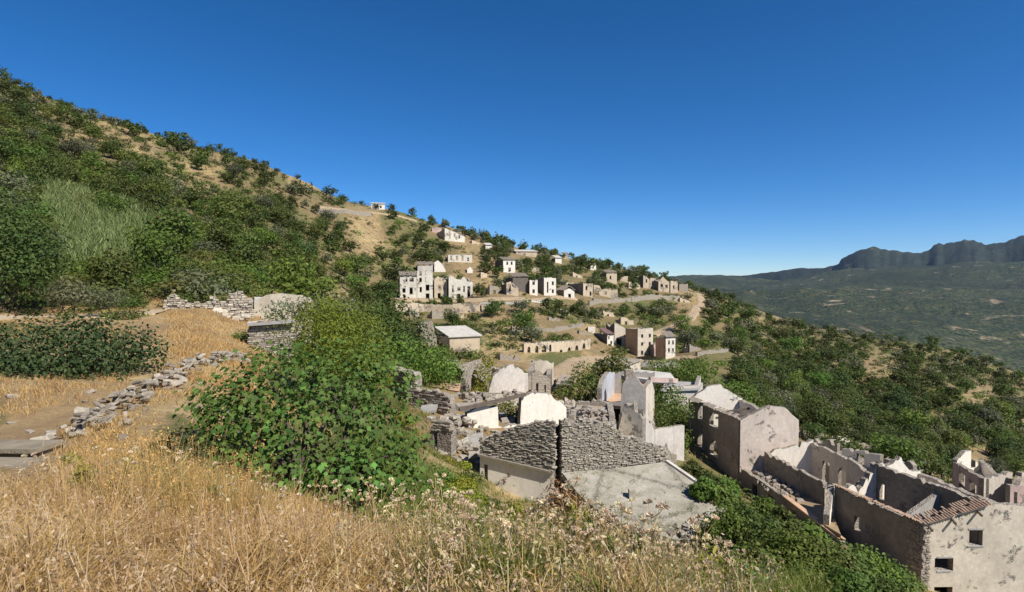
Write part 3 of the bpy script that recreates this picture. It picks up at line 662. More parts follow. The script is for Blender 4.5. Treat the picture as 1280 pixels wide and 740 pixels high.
slab(s6, [at(770, 468, 66), at(812, 475, 61), at(846, 476, 64), at(838, 466, 70), at(800, 462, 72)], .35, M['concrete_pale'], 'flat_roof', 'cracked pale flat roof'); 
mb = MB(); mb.bar(at(812, 474.5, 61), at(846, 476, 64), .3, .5); mb.build('parapet', M['pink'], s6)
mb = MB(); mb.box(at(786, 468, 58), (.4, 0, 0), (0, .4, 0), (0, 0, .5)); mb.build('chimney', M['rubble'], s6)
q = [xy(773, 545, 52), xy(803, 548, 50), xy(819, 535, 54), xy(790, 525, 57)]
s7 = house('white_stub_house', 'tall crumbling white wall stub with a grey sloping flank below the blue room', 'ruined house', q, -20,
           [[(0, zz(773, 536, 52)), (.14, zz(777, 518, 52)), (.2, zz(779, 506, 51.5)), (.62, zz(792, 504, 50.8)), (.68, zz(794, 513, 50.8)), (1, zz(803, 521, 50))], [(0, zz(803, 512, 50)), (.3, zz(808, 520, 51)), (1, zz(819, 540, 54))], zz(805, 524, 55), zz(780, 508, 55)], [M['oldwhite'], M['grey'], M['rubble'], M['rubble_dark']], seed=43, jag=.3, floor=-16.5); keep_out(q)
rubble_heap(s7, (xy(786, 545, 49)[0], xy(786, 545, 49)[1], None), 2.2, 1.6, 1.6, 90, .2, M['pale_stone'], 77)
wj = thing('garden_wall', at(834, 580, 55), 'plain grey cement wall standing left of the three-storey house', 'wall')
wall_part(wj, M['grey'], xy(812, 585, 53.5), xy(855, 585, 57.5), -21.5, [(0, zz(812, 538, 53.5)), (.3, zz(825, 536, 54.5)), (1, zz(855, 531, 57.5))], .4, seed=45, jag=.06); keep_out([xy(812, 585, 53.5), xy(855, 585, 57.5)])
q = [xy(828, 505, 76), xy(872, 500, 78), xy(876, 470, 86), xy(834, 470, 84)]
s8 = house('flat_roofed_house', 'low house with a long grey flat roof behind the three-storey house', 'ruined house', q, -20, [zz(830, 485, 76), zz(874, 482, 78), zz(850, 478, 86), zz(832, 482, 80)], M['grey'], seed=47, jag=.03)
slab(s8, [at(826, 487, 75.6), at(874, 485, 77.6), at(878, 478, 86.5), at(832, 476, 84.5)], .3, M['concrete'], 'flat_roof'); keep_out(q)
q = [xy(743, 470, 82), xy(772, 470, 84), xy(800, 452, 96), xy(766, 450, 96)]
s9 = house('barn', 'low brown barn with a broad grey roof beside the dirt yard', 'ruined house', q, -19, [zz(745, 458, 82), zz(780, 458, 88), zz(785, 450, 96), zz(745, 452, 88)], [M['brown'], M['tan'], M['tan'], M['brown']], seed=49, jag=.05)
tile_roof(s9, at(741, 459, 81.5), at(775, 461, 83.5), at(803, 450, 96.5), at(765, 446, 96.5), M['tile_grey'], pitch=.5, rows=8); keep_out(q, 1.6)
q = [xy(694, 500, 66), xy(712, 498, 65), xy(718, 482, 71), xy(700, 480, 73)]
s10 = house('tiled_shed', 'small brown shed with a sunken reddish roof below the dirt yard', 'shed', q, -18, [zz(700, 484, 66), zz(714, 482, 67), zz(710, 474, 72), zz(696, 478, 70)], M['rubble_dark'], seed=51, jag=.12, floor=-12.6); keep_out(q)
q = [xy(710, 540, 48), xy(770, 540, 47), xy(765, 505, 55), xy(720, 505, 56)]
s11 = house('rubble_room', 'row of low pale walls and fallen plaster behind the stone wall', 'ruined house', q, -18, [zz(740, 528, 47.5), zz(768, 514, 51), [(0, zz(765, 505, 55)), (.5, zz(745, 498, 55)), (1, zz(720, 500, 56))], [(0, zz(720, 508, 56)), (1, zz(710, 520, 48))]], [M['white'], M['white'], M['rubble'], M['rubble']], seed=53, jag=.3, floor=zz(745, 520, 51)); keep_out(q)
rubble_heap(s11, (q[0][0] + 2, q[0][1] + 3, zz(745, 519, 51)), 2.2, 2.2, 1.0, 70, .22, M['stone_warm'], 9)

# ---- 7. three-storey house (shaded side, painted darker, towards the camera's left, pale gable towards it)
H = [(23.5, 58.0), (29.6, 58.2), (27.4, 67.8), (21.1, 67.5)]
ez = zz(928, 524, 58); gp = zz(975, 508, 58)
wlz = lambda py, f: zz(0, py, 58 + f * 9.5)
op3 = []
for f0, f1, p0y, p1y, arch in [(.66, .79, 507, 524, 0), (.40, .55, 516, 533, 0), (.66, .79, 541, 559, 1), (.39, .54, 550, 569, 1), (.60, .70, 571, 590, 0)]:
    fm = 1 - (f0 + f1) / 2                # wall 3 runs from the far corner to the near one
    op3.append((1 - f1, 1 - f0, zz(0, p1y, 58 + (1 - fm) * 9.5), zz(0, p0y, 58 + (1 - fm) * 9.5), arch))
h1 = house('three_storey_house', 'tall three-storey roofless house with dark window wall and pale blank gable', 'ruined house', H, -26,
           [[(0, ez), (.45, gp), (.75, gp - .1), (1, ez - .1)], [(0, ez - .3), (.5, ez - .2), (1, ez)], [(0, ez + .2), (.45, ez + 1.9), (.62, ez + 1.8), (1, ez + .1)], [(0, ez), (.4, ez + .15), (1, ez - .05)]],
           [M['beige'], M['white'], M['white'], M['beige_shade']], {3: op3, 1: [(.2, .32, -18.6, -17, 0), (.6, .72, -18.6, -17, 0)]}, .5, seed=61, jag=.14, sills=(3,), floor=-23.0)
for k in range(3):
    mb = MB(); yk = 60.5 + k * 2.4; mb.bar((23.2 - k * .5, yk, ez - .9 - .2 * k), (28.6 - k * .5, yk + .1, ez - .6), .18, .22); mb.build('roof_beam', M['timber'], h1)
tile_roof(h1, (22.9, 58.2, ez + .12), (20.7, 67.4, ez + .12), (21.3, 67.5, ez + .42), (23.5, 58.3, ez + .42), M['tile_grey'], 'eaves_tiles', .3, .25, 5, 1)
keep_out(H, 1.5)
# ---- 8. terrace and ruined room between the houses
TZ = zz(927, 588, 57.5)
tq = [(25.6, 43.6), (27.3, 47.8), (27.3, 49.4), (25.8, 57.9), (23.6, 57.9), (24.4, 50.6)]
s12 = thing('ruined_terrace', (24.5, 50, -24), 'sunken terrace of dry grass behind a long low wall below the three-storey house', 'ruined house')
slab(s12, [(x, y, TZ - .25) for x, y in tq], .4, M['floor'], 'terrace_floor', 'terrace floor of rubble and dry grass')
wall_part(s12, M['brown'], (24.4, 50.6), (25.5, 43.4), -26, [(0, TZ + .1), (1, TZ - .7)], .4, [(.15, .24, -21.6, -20.2, 0), (.5, .6, -22.6, -21.2, 0)], side=1, seed=63, jag=.1, label='low front wall, lower half')
wall_part(s12, M['brown'], (23.5, 57.7), (24.4, 50.6), -26, [(0, TZ + .15), (1, TZ + .1)], .4, [(.3, .42, -22, -20.4, 0), (.68, .78, -22, -20.4, 0)], side=1, seed=64, jag=.1, label='low front wall, upper half')
mb = MB(); mb.bar((24.5, 50.4, TZ + .12), (25.7, 43.5, TZ - .62), .5, .12); mb.build('coping', M['orange'], s12)
rubble_heap(s12, (25.2, 53.5, TZ - .2), 1.4, 4, .5, 60, .22, M['stone_warm'], 12); keep_out([(23.5, 57.7), (24.4, 50.6), (25.4, 43.6), (27.3, 49.4)], 1.0)
rq = [(27.4, 49.2), (32.7, 51.0), (30.7, 57.8), (25.9, 57.8)]
s13 = house('roofless_room', 'roofless room with tan inner walls and doorways open to the slope', 'ruined house', rq, -25, [[(0, -18.5), (.3, -19.3), (1, -18.2)], [(0, -17.8), (.3, -17.2), (.7, -17.0), (1, -16.9)], [(0, -16.6), (.4, -17.2), (1, -18)], [(0, -18), (1, -18.1)]],
            [M['cream'], M['tan'], M['white'], M['brown']], {1: [(.35, .47, -20.5, -18.3, 1), (.62, .74, -20.5, -18.3, 0)]}, .4, seed=65, jag=.22, floor=-20.4); keep_out(rq)
wk = thing('cross_wall', (26.6, 46.4, -22), 'short white cross wall with a sloping top between terrace and big ruin', 'wall')
wall_part(wk, M['white'], (25.6, 45.2), (27.5, 47.9), -25, [(0, zz(1012, 642, 45.3)), (1, zz(1044, 606, 47.8))], .45, seed=66, jag=.1)
# broken walls just behind the room
s14 = thing('rubble_wall_row', (33.5, 57, -20), 'row of broken wall stumps with gaps behind the roofless room', 'stone wall')
for i, (a, b, t0, t1) in enumerate([((31.6, 60.5), (33.2, 57.5), 548, 553), ((33.4, 57.0), (35.0, 53.5), 558, 566), ((35.1, 53.2), (36.0, 50.5), 570, 577)]):
    wall_part(s14, M['rubble'] if i != 1 else M['white'], a, b, -25, [(0, zz(0, t0, a[1])), (.5, zz(0, t0 + 5, (a[1] + b[1]) / 2)), (1, zz(0, t1, b[1]))], .5, [(.4, .6, -24, zz(0, t1 + 6, b[1]) - .2, 0)], seed=70 + i, jag=.4)
    keep_out([a, b], 1.2)
rubble_heap(s14, (34, 57, -19), 2.2, 4.5, .8, 80, .3, M['stone_warm'], 15)
# ---- 9. big roofless house at the lower right
LN, SN, SF, LF, RN, RF = (29.3, 40.0), (34.1, 40.1), (31.4, 48.8), (27.2, 47.7), (38.9, 40.2), (36.0, 49.9)
zl, zr = zz(1160, 655, 40), zz(1247, 629, 40)
s15 = thing('gable_house', (32, 44, -24), 'big roofless house with a sunlit tan end wall, two windows and tiles along its edge', 'ruined house')
opE = [(.355, .458, zz(0, 683, 40), zz(0, 663, 40), 0), (.125, .215, zz(0, 714, 40), zz(0, 698, 40), 0), (.10, .24, -24.5, zz(0, 734, 40), 0)]
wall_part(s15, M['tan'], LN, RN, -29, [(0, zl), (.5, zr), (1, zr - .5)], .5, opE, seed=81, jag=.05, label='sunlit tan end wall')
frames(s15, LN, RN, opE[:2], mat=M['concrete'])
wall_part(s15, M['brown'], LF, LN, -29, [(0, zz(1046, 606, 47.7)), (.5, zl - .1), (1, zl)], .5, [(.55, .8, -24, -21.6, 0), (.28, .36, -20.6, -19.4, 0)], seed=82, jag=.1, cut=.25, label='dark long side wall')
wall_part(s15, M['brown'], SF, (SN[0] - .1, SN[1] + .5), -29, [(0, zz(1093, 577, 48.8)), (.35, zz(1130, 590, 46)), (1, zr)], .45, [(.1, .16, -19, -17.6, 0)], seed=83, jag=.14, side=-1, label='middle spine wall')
wall_part(s15, M['white'], (LF[0] + .3, LF[1] - .2), (SF[0] - .2, SF[1] - .2), -29, [(0, zz(1046, 606, 47.7)), (.3, zl + .1), (.45, zl - .4), (.7, zl + .6), (1, zz(1093, 577, 48.8))], .5, seed=84, jag=.3, side=-1, label='broken white back wall')
wall_part(s15, M['concrete'], (29.3, 41.7), (33.0, 43.1), -27, [(0, zl - .25), (1, zr - .35)], .35, seed=85, jag=.03, label='cross wall')
wall_part(s15, M['tan'], RN, RF, -29, [(0, zr - .5), (.3, zr - 1.4), (1, zr - 1)], .5, seed=86, jag=.2, cut=.3)
wall_part(s15, M['white'], SF, (RF[0], RF[1]), -29, [(0, zz(1093, 577, 48.8)), (.2, -16.2), (.5, -15.7), (.62, -16.8), (1, -17.2)], .45, [(.55, .7, -20, -17.6, 0)], seed=87, jag=.3, cut=.2, side=-1)
for zf, pts_ in ((-21.5, [LN, SN, SF, LF]), (-19.6, [SN, RN, RF, SF])):
    cxy = (sum(p[0] for p in pts_) / 4, sum(p[1] for p in pts_) / 4)
    slab(s15, [(cxy[0] + (p[0] - cxy[0]) * .92, cxy[1] + (p[1] - cxy[1]) * .92, zf) for p in pts_], .2, M['rubble_floor'], 'floor_or_shade_slab')
# clay tiles along the gable edge: each one a piece of its own
tm = MB()
for k in range(5):
    a0, a1 = math.pi * k / 4, 0; tm.v += [(-.25, -.11 * math.cos(a0), .09 * math.sin(a0)), (.25, -.085 * math.cos(a0), .07 * math.sin(a0) + .03)]
    tm.v += [(-.25, -.085 * math.cos(a0), .065 * math.sin(a0)), (.25, -.06 * math.cos(a0), .045 * math.sin(a0) + .03)]
for k in range(4):
    a = k * 4; tm.f += [(a, a + 1, a + 5, a + 4), (a + 2, a + 6, a + 7, a + 3), (a, a + 4, a + 6, a + 2), (a + 1, a + 3, a + 7, a + 5)]
tile_me = bpy.data.meshes.new('tile'); tile_me.from_pydata(tm.v, [], tm.f); tile_me.materials.append(M['tile'])
rr = random.Random(4); ntile = 0
def lay_tile(x, y, z, rz, ry=0.0, s=1.0):
    o = link(bpy.data.objects.new('tile', tile_me)); o.parent = s15; o.location = Vector((x, y, z)) - s15.location
    o.rotation_euler = (rr.uniform(-.06, .06), ry + rr.uniform(-.06, .06), rz + rr.uniform(-.1, .1)); o.scale = (s, s, s); return o
for row in range(3):
    for k in range(24):
        if rr.random() < (.06, .25, .5)[row]: continue
        f = (k + .5) / 24; lay_tile(LN[0] + (SN[0] - LN[0]) * f, 40.0 + row * .4, zl + (zr - zl) * f + .03 + .03 * row, math.pi / 2, -.12)
for k in range(38):
    if rr.random() < .2: continue
    f = (k + .5) / 38; lay_tile(LN[0] + (LF[0] - LN[0]) * f + .1, LN[1] + (LF[1] - LN[1]) * f, zl + (zz(1046, 606, 47.7) - zl) * f + .05, rr.uniform(-.2, .2), rr.uniform(-.1, .2))
for k in range(3):                         # rafters poking out under the tiles
    f = (.08, .42, .8)[k]; mb = MB(); p = Vector((LN[0] + 4.8 * f, 39.9, zl + (zr - zl) * f - .12)); mb.bar(p + Vector((0, -.35, -.3)), p + Vector((.5, 1.6, .1)), .12, .14); mb.build('rafter', M['timber'], s15)
dq = Vector((LF[0] - LN[0], LF[1] - LN[1])).normalized(); stone_courses(s15, (LN[0] + dq.x * 1.1, LN[1] + dq.y * 1.1), LN, -26, [(0, zl - .5), (1, zl - .1)], M['stone_warm'], seed=88, sl=(.2, .5), sh=(.1, .22), proud=.03)
stone_courses(s15, (LN[0] + .02, LN[1]), (LN[0] + .42, LN[1]), -26, [(0, zl - .1), (1, zl - .05)], M['stone_warm'], seed=89, sl=(.2, .45), sh=(.1, .22), proud=.05)
keep_out([LN, RN, RF, LF], 1.2)
# ---- 10. ruins at the right edge
q = [xy(1229, 640, 57), xy(1264, 640, 59), xy(1228, 600, 69), xy(1190, 600, 67)]
s16 = house('ochre_ruin', 'ruined house with grey end wall and ragged white gable stump near the right edge', 'ruined house', q, -29, [zz(1229, 598, 57), zz(1262, 598, 62), [(0, zz(1228, 584, 69)), (.3, zz(1215, 582, 68)), (.55, zz(1206, 562, 68)), (.8, zz(1198, 565, 67)), (1, zz(1190, 574, 67))], [(0, zz(1186, 577, 67)), (1, zz(1229, 599, 57))]],
            [M['grey'], M['white'], M['white'], M['pink']], {3: [(.25, .45, -26, -22.2, 0), (.6, .8, -26, -22, 0)], 2: [(.4, .55, -23, -21.3, 0)]}, seed=91, jag=.25, floor=-23.6); keep_out(q)
q = [xy(1262, 640, 50), xy(1320, 645, 50), xy(1320, 600, 60), xy(1270, 600, 58)]
s17 = house('pale_ruin', 'pale broken house corner with a pinkish slab at the far right edge', 'ruined house', q, -29, [zz(1275, 606, 50), -19, zz(1290, 590, 58), [(0, zz(1272, 596, 58)), (1, zz(1262, 612, 50))]], [M['pink'], M['white'], M['grey'], M['cream']], seed=93, jag=.3, floor=-20.5); keep_out(q)
q = [xy(1300, 570, 66), xy(1380, 580, 66), xy(1370, 560, 76), xy(1290, 560, 76)]

# ---- 11. ruins on the dry terrace at the left
we = thing('ruin_wall', at(336, 450, 31), 'thick stump of grey rubble wall standing alone on the dry terrace', 'stone wall')
a_, b_ = (-14.1, 30.4), (-12.15, 31.3); pr = [(0, zz(316, 408, 30.4)), (.2, zz(322, 403, 30.6)), (.8, zz(350, 402, 31)), (1, zz(360, 404, 31.3))]
wall_part(we, M['rubble_dark'], a_, b_, -6.5, pr, .8, seed=101, jag=.1); stone_courses(we, a_, b_, -5.2, pr, M['stone'], seed=102, sl=(.15, .4), sh=(.07, .16), proud=.04)
mb = MB(); mb.bar((-14.2, 30.45, pr[0][1] + .1), (-12.1, 31.4, pr[3][1] + .1), .9, .12); mb.build('capping', M['concrete'], we); keep_out([a_, b_], .8)
q = [xy(318, 400, 41), xy(392, 402, 42), xy(388, 385, 47), xy(318, 385, 46)]
s18 = house('stone_shed', 'low pale shed ruin with a rounded gable at the edge of the terrace', 'shed', q, -6, [[(0, zz(318, 376, 41)), (.2, zz(332, 368, 41)), (.45, zz(350, 366, 41.5)), (.8, zz(375, 369, 42)), (1, zz(392, 376, 42))], -1.9, -1.8, -1.9], [M['cream'], M['rubble'], M['rubble'], M['rubble']], seed=103, jag=.05); keep_out(q)
slab(s18, [at(318, 376, 41.2), at(392, 376, 42.2), at(388, 372, 47), at(318, 371, 46)], .2, M['concrete_pale'], 'collapsed_roof')
wl_ = thing('stone_wall', at(260, 385, 38), 'long low pale rubble wall along the back of the dry terrace', 'stone wall')
a_, b_ = xy(206, 388, 37), xy(316, 388, 39.5); pr = [(0, zz(206, 378, 37)), (.1, zz(220, 365, 37.2)), (.2, zz(230, 377, 37.5)), (.38, zz(248, 381, 37.9)), (.55, zz(268, 370, 38.4)), (.66, zz(280, 379, 38.6)), (.75, zz(290, 368, 38.9)), (.82, zz(297, 362, 39)), (1, zz(316, 377, 39.5))]
wall_part(wl_, M['rubble'], a_, b_, -6, pr, .6, seed=105, jag=.2); stone_courses(wl_, a_, b_, -3.6, pr, M['pale_stone'], seed=106, sl=(.14, .42), sh=(.07, .19), proud=.16); keep_out([a_, b_], .8)
rubble_heap(wl_, (xy(300, 385, 37.5)[0], xy(300, 385, 37.5)[1], None), 1.6, .7, .5, 26, .22, M['cream'], 19)
# dry-stone wall along the lower terrace: every stone a piece of its own
ds = thing('dry_stone_wall', at(170, 505, 17), 'collapsed dry-stone wall running up the dry grass terrace from the left edge', 'stone wall')
path = [hit(96, 548), hit(130, 522), hit(165, 500), hit(195, 486), hit(222, 470), hit(246, 456), hit(275, 452), hit(302, 450)]
rr = random.Random(17); svars = []
for k in range(8):
    vs, fs = stone_verts(rr, 1, rr.uniform(.5, .8), rr.uniform(.28, .5)); m_ = bpy.data.meshes.new('stone'); m_.from_pydata(vs, [], fs); m_.materials.append(M['stone'] if k % 3 == 0 else M['stone_brown']); svars.append(m_)
ns = 0
for k in range(len(path) - 1):
    a, b = path[k], path[k + 1]; L = (b - a).length; m_ = int(230 * L / sum((path[i + 1] - path[i]).length for i in range(len(path) - 1)))
    for _ in range(m_):
        f = rr.random(); p = a.lerp(b, f); nn = Vector((b.y - a.y, a.x - b.x, 0)).normalized(); lay = rr.random() ** 1.6; off = rr.gauss(0, .25) * (1.3 - lay)
        p = p + nn * off; s = rr.uniform(.07, .165) * (1.4 if rr.random() < .12 else 1); o = link(bpy.data.objects.new('stone', rr.choice(svars))); o.parent = ds
        o.location = Vector((p.x, p.y, gz(p) + .01 + lay * .34)) - ds.location; o.scale = (s, s, s * rr.uniform(.6, 1))
        o.rotation_euler = (rr.uniform(-.4, .4), rr.uniform(-.4, .4), math.atan2(b.y - a.y, b.x - a.x) + rr.gauss(0, .5)); ns += 1
    EXCL.append((a.x, a.y, .6)); EXCL.append(((a.x + b.x) / 2, (a.y + b.y) / 2, .6))
# concrete steps at the left edge
M['step'] = mat_simple('mossy_old_concrete', (.30, .255, .185), (.18, .155, .115), 3, .6)
st = thing('concrete_steps', at(20, 590, 7.6), 'cracked grey concrete steps half buried in dry grass at the left edge', 'steps')
for i, (xr, py, Y, dpt) in enumerate([(48, 561, 8.95, .26), (33, 584, 8.35, .24)]):
    p = at(xr, py, Y); mb = MB(); mb.box((p.x - .9, p.y + dpt, p.z - .035), (.9, -.03, 0), (.02, dpt, 0), (.0, 0, .035)); mb.box((p.x - .95, p.y + dpt + .12, p.z - .27), (.9, -.03, 0), (.02, dpt, 0), (.0, 0, .2)); mb.build('step', M['step'], st)

# ---- collapsed masonry between the ruins
FRAG_ITEMS = []
def heap_at(px, py, rx, ry, h, n, size, mat='stone_warm', seed=1):
    p = hit(px, py)
    if p is None: return
    t = thing('rubble_heap', p, 'heap of fallen stones', 'rubble heap', 'rubble heaps among the ruins'); rubble_heap(t, (p.x, p.y, None), rx, ry, h, n, size, M[mat], seed); FRAG_ITEMS.append((t, 'heap of fallen stones', px, py)); EXCL.append((p.x, p.y, min(rx, ry) * .7))
for i, (px, py, rx, n) in enumerate([(735, 530, 3, 70), (700, 512, 3, 60), (792, 560, 2.6, 60), (830, 595, 2.4, 40), (640, 505, 2.8, 50), (578, 535, 2.6, 60), (612, 520, 2.2, 40), (690, 482, 3.2, 50), (765, 545, 2.4, 60), (1020, 552, 3, 70), (1058, 570, 3, 60), (1085, 560, 3, 50), (985, 540, 3, 40), (1170, 590, 3, 50), (600, 500, 2.6, 40), (650, 498, 2.4, 40)]):
    heap_at(px, py, rx, rx * .7, .9, n, .24, ('stone_warm', 'pale_stone', 'stone')[i % 3], 40 + i)
def stub(px0, px1, top, base, mat, seed, ret=2.5, Y=None):
    """the corner of a fallen house: two wall stumps at a right angle"""
    h0 = hit((px0 + px1) / 2, base)
    if h0 is None: return
    Yq = Y or h0.y; a, b = at(px0, base, Yq), at(px1, base, Yq * 1.015); t = thing('wall_stub', a, 'broken wall stub', 'ruined wall', 'broken wall stubs among the ruins'); d = (b - a); d.z = 0; d.normalize(); n = Vector((-d.y, d.x, 0)); rr_ = random.Random(seed)
    z1 = zz(px0, top, Yq); zb = min(gz(a), gz(b)) - 1.0; h = z1 - min(gz(a), gz(b)); pr = [(0, z1), (rr_.uniform(.2, .4), z1 - h * rr_.uniform(0, .25)), (rr_.uniform(.55, .8), z1 - h * rr_.uniform(.1, .5)), (1, z1 - h * rr_.uniform(.2, .7))]
    ops = [(.3, .3 + min(.3, 1.0 / max(1.5, (b - a).length)), zb + 1, z1 - h * .55, 0)] if h > 2.2 else []
    wall_part(t, M[mat], a, b, zb, pr, .5, ops, seed=seed, jag=.35, step=.3)
    c = a + n * ret; wall_part(t, M['rubble'], c, a + n * .02, zb, [(0, z1 - h * rr_.uniform(.4, .8)), (1, z1 - .1)], .5, seed=seed + 1, jag=.35, step=.3)
    FRAG_ITEMS.append((t, 'broken wall stub', (px0 + px1) / 2, base)); keep_out([a, b], 1.0)
for i, (x0, x1, tp, bs, mt) in enumerate([(706, 742, 497, 516, 'tan'), (664, 684, 488, 503, 'rubble'), (716, 734, 518, 532, 'white'), (752, 772, 528, 545, 'rubble'), (600, 622, 489, 500, 'rubble'), (826, 846, 560, 580, 'rubble'), (625, 650, 440, 452, 'rubble'), (556, 576, 446, 458, 'rubble'),
    (1004, 1030, 534, 552, 'rubble'), (1040, 1064, 544, 562, 'white'), (1068, 1090, 552, 570, 'rubble'), (970, 992, 530, 545, 'rubble'), (1146, 1176, 572, 592, 'white'), (1094, 1120, 556, 574, 'rubble'),
    (601, 612, 340, 348, 'fartan'), (612, 626, 356, 368, 'rubble'), (646, 658, 376, 384, 'fartan'), (700, 712, 386, 396, 'rubble'), (754, 768, 388, 397, 'fartan'), (686, 700, 396, 404, 'rubble'), (776, 792, 396, 408, 'fartan'), (540, 556, 388, 400, 'rubble'), (566, 580, 390, 400, 'fartan'), (742, 756, 372, 380, 'rubble'), (786, 800, 352, 362, 'fartan'), (512, 524, 384, 398, 'rubble'), (660, 676, 334, 341, 'fartan'), (716, 728, 340, 348, 'fartan'), (700, 716, 350, 357, 'fartan'), (590, 600, 300, 307, 'fartan'), (528, 540, 300, 308, 'fartan'), (850, 862, 372, 379, 'fartan'), (724, 738, 412, 420, 'rubble'), (862, 876, 430, 440, 'rubble')]):
    stub(x0, x1, tp, bs, mt, 700 + i)
# ------------------------------------------------------------ roads draped over the hillside
M['road'] = mat_simple('pale_dirt_road', (.40, .305, .195), (.29, .215, .135), .5, .5)
M['track'] = mat_simple('dusty_footpath', (.46, .37, .25), (.36, .28, .18), .9, .5)
def drape(name, pix, width, mat, lift=.12, hits=None):
    P = hits or [hit(*p) for p in pix]; P = [p for p in P if p is not None]
    fine = []
    for a, b in zip(P, P[1:]):
        k = max(2, int((b - a).length / 1.2)); fine += [a.lerp(b, i / k) for i in range(k)]
    fine.append(P[-1]); arr = np.array([(p.x, p.y) for p in fine])
    for _ in range(12): arr[1:-1] = (arr[:-2] + arr[1:-1] * 2 + arr[2:]) / 4
    vs = []; m = 9; rr = random.Random(len(fine))
    for i in range(len(arr)):
        d = arr[min(i + 1, len(arr) - 1)] - arr[max(i - 1, 0)]; d = d / (np.hypot(*d) + 1e-9); n_ = np.array((-d[1], d[0])); w = width * rr.uniform(.85, 1.15)
        ctr = float(ground(*arr[i]))
        for k in range(m):
            q_ = arr[i] + n_ * w * (k / (m - 1) - .5); g = float(ground(*q_)); e = 0 if k in (0, m - 1) else 1
            z = max(g + lift, ctr * .6 + g * .4 + lift * .5) if e else g - .25
            vs.append((q_[0], q_[1], z))
    fs = [(i * m + k, i * m + k + 1, (i + 1) * m + k + 1, (i + 1) * m + k) for i in range(len(arr) - 1) for k in range(m - 1)]
    for q_ in arr[::2]: EXCL.append((q_[0], q_[1], width * .55))
    return put(name, mesh_np(name, vs, fs, smooth=True), mat, kind='structure')
drape('dirt_road', [(690, 492), (700, 474), (712, 460), (728, 452), (752, 449), (790, 450), (830, 450), (870, 448)], 6.0, M['road'])
drape('hill_road', [(815, 420), (838, 411), (856, 402), (868, 392), (876, 382), (877, 374), (872, 368)], 3.8, M['road'], .3)
drape('village_road', [(494, 376), (530, 376), (565, 377), (600, 377), (640, 375), (690, 372), (720, 374)], 3.4, M['road'], .3)
drape('upper_road', [(392, 261), (430, 263), (462, 266), (490, 270), (520, 277)], 2.8, M['road'], .4)
drape('footpath', [(-40, 397), (30, 395), (90, 393), (150, 392), (205, 391)], 2.4, M['track'], .06)

M['tile_purple'] = mat_tile('purplish_roof_tile', (.22, .11, .12), (.28, .16, .16))
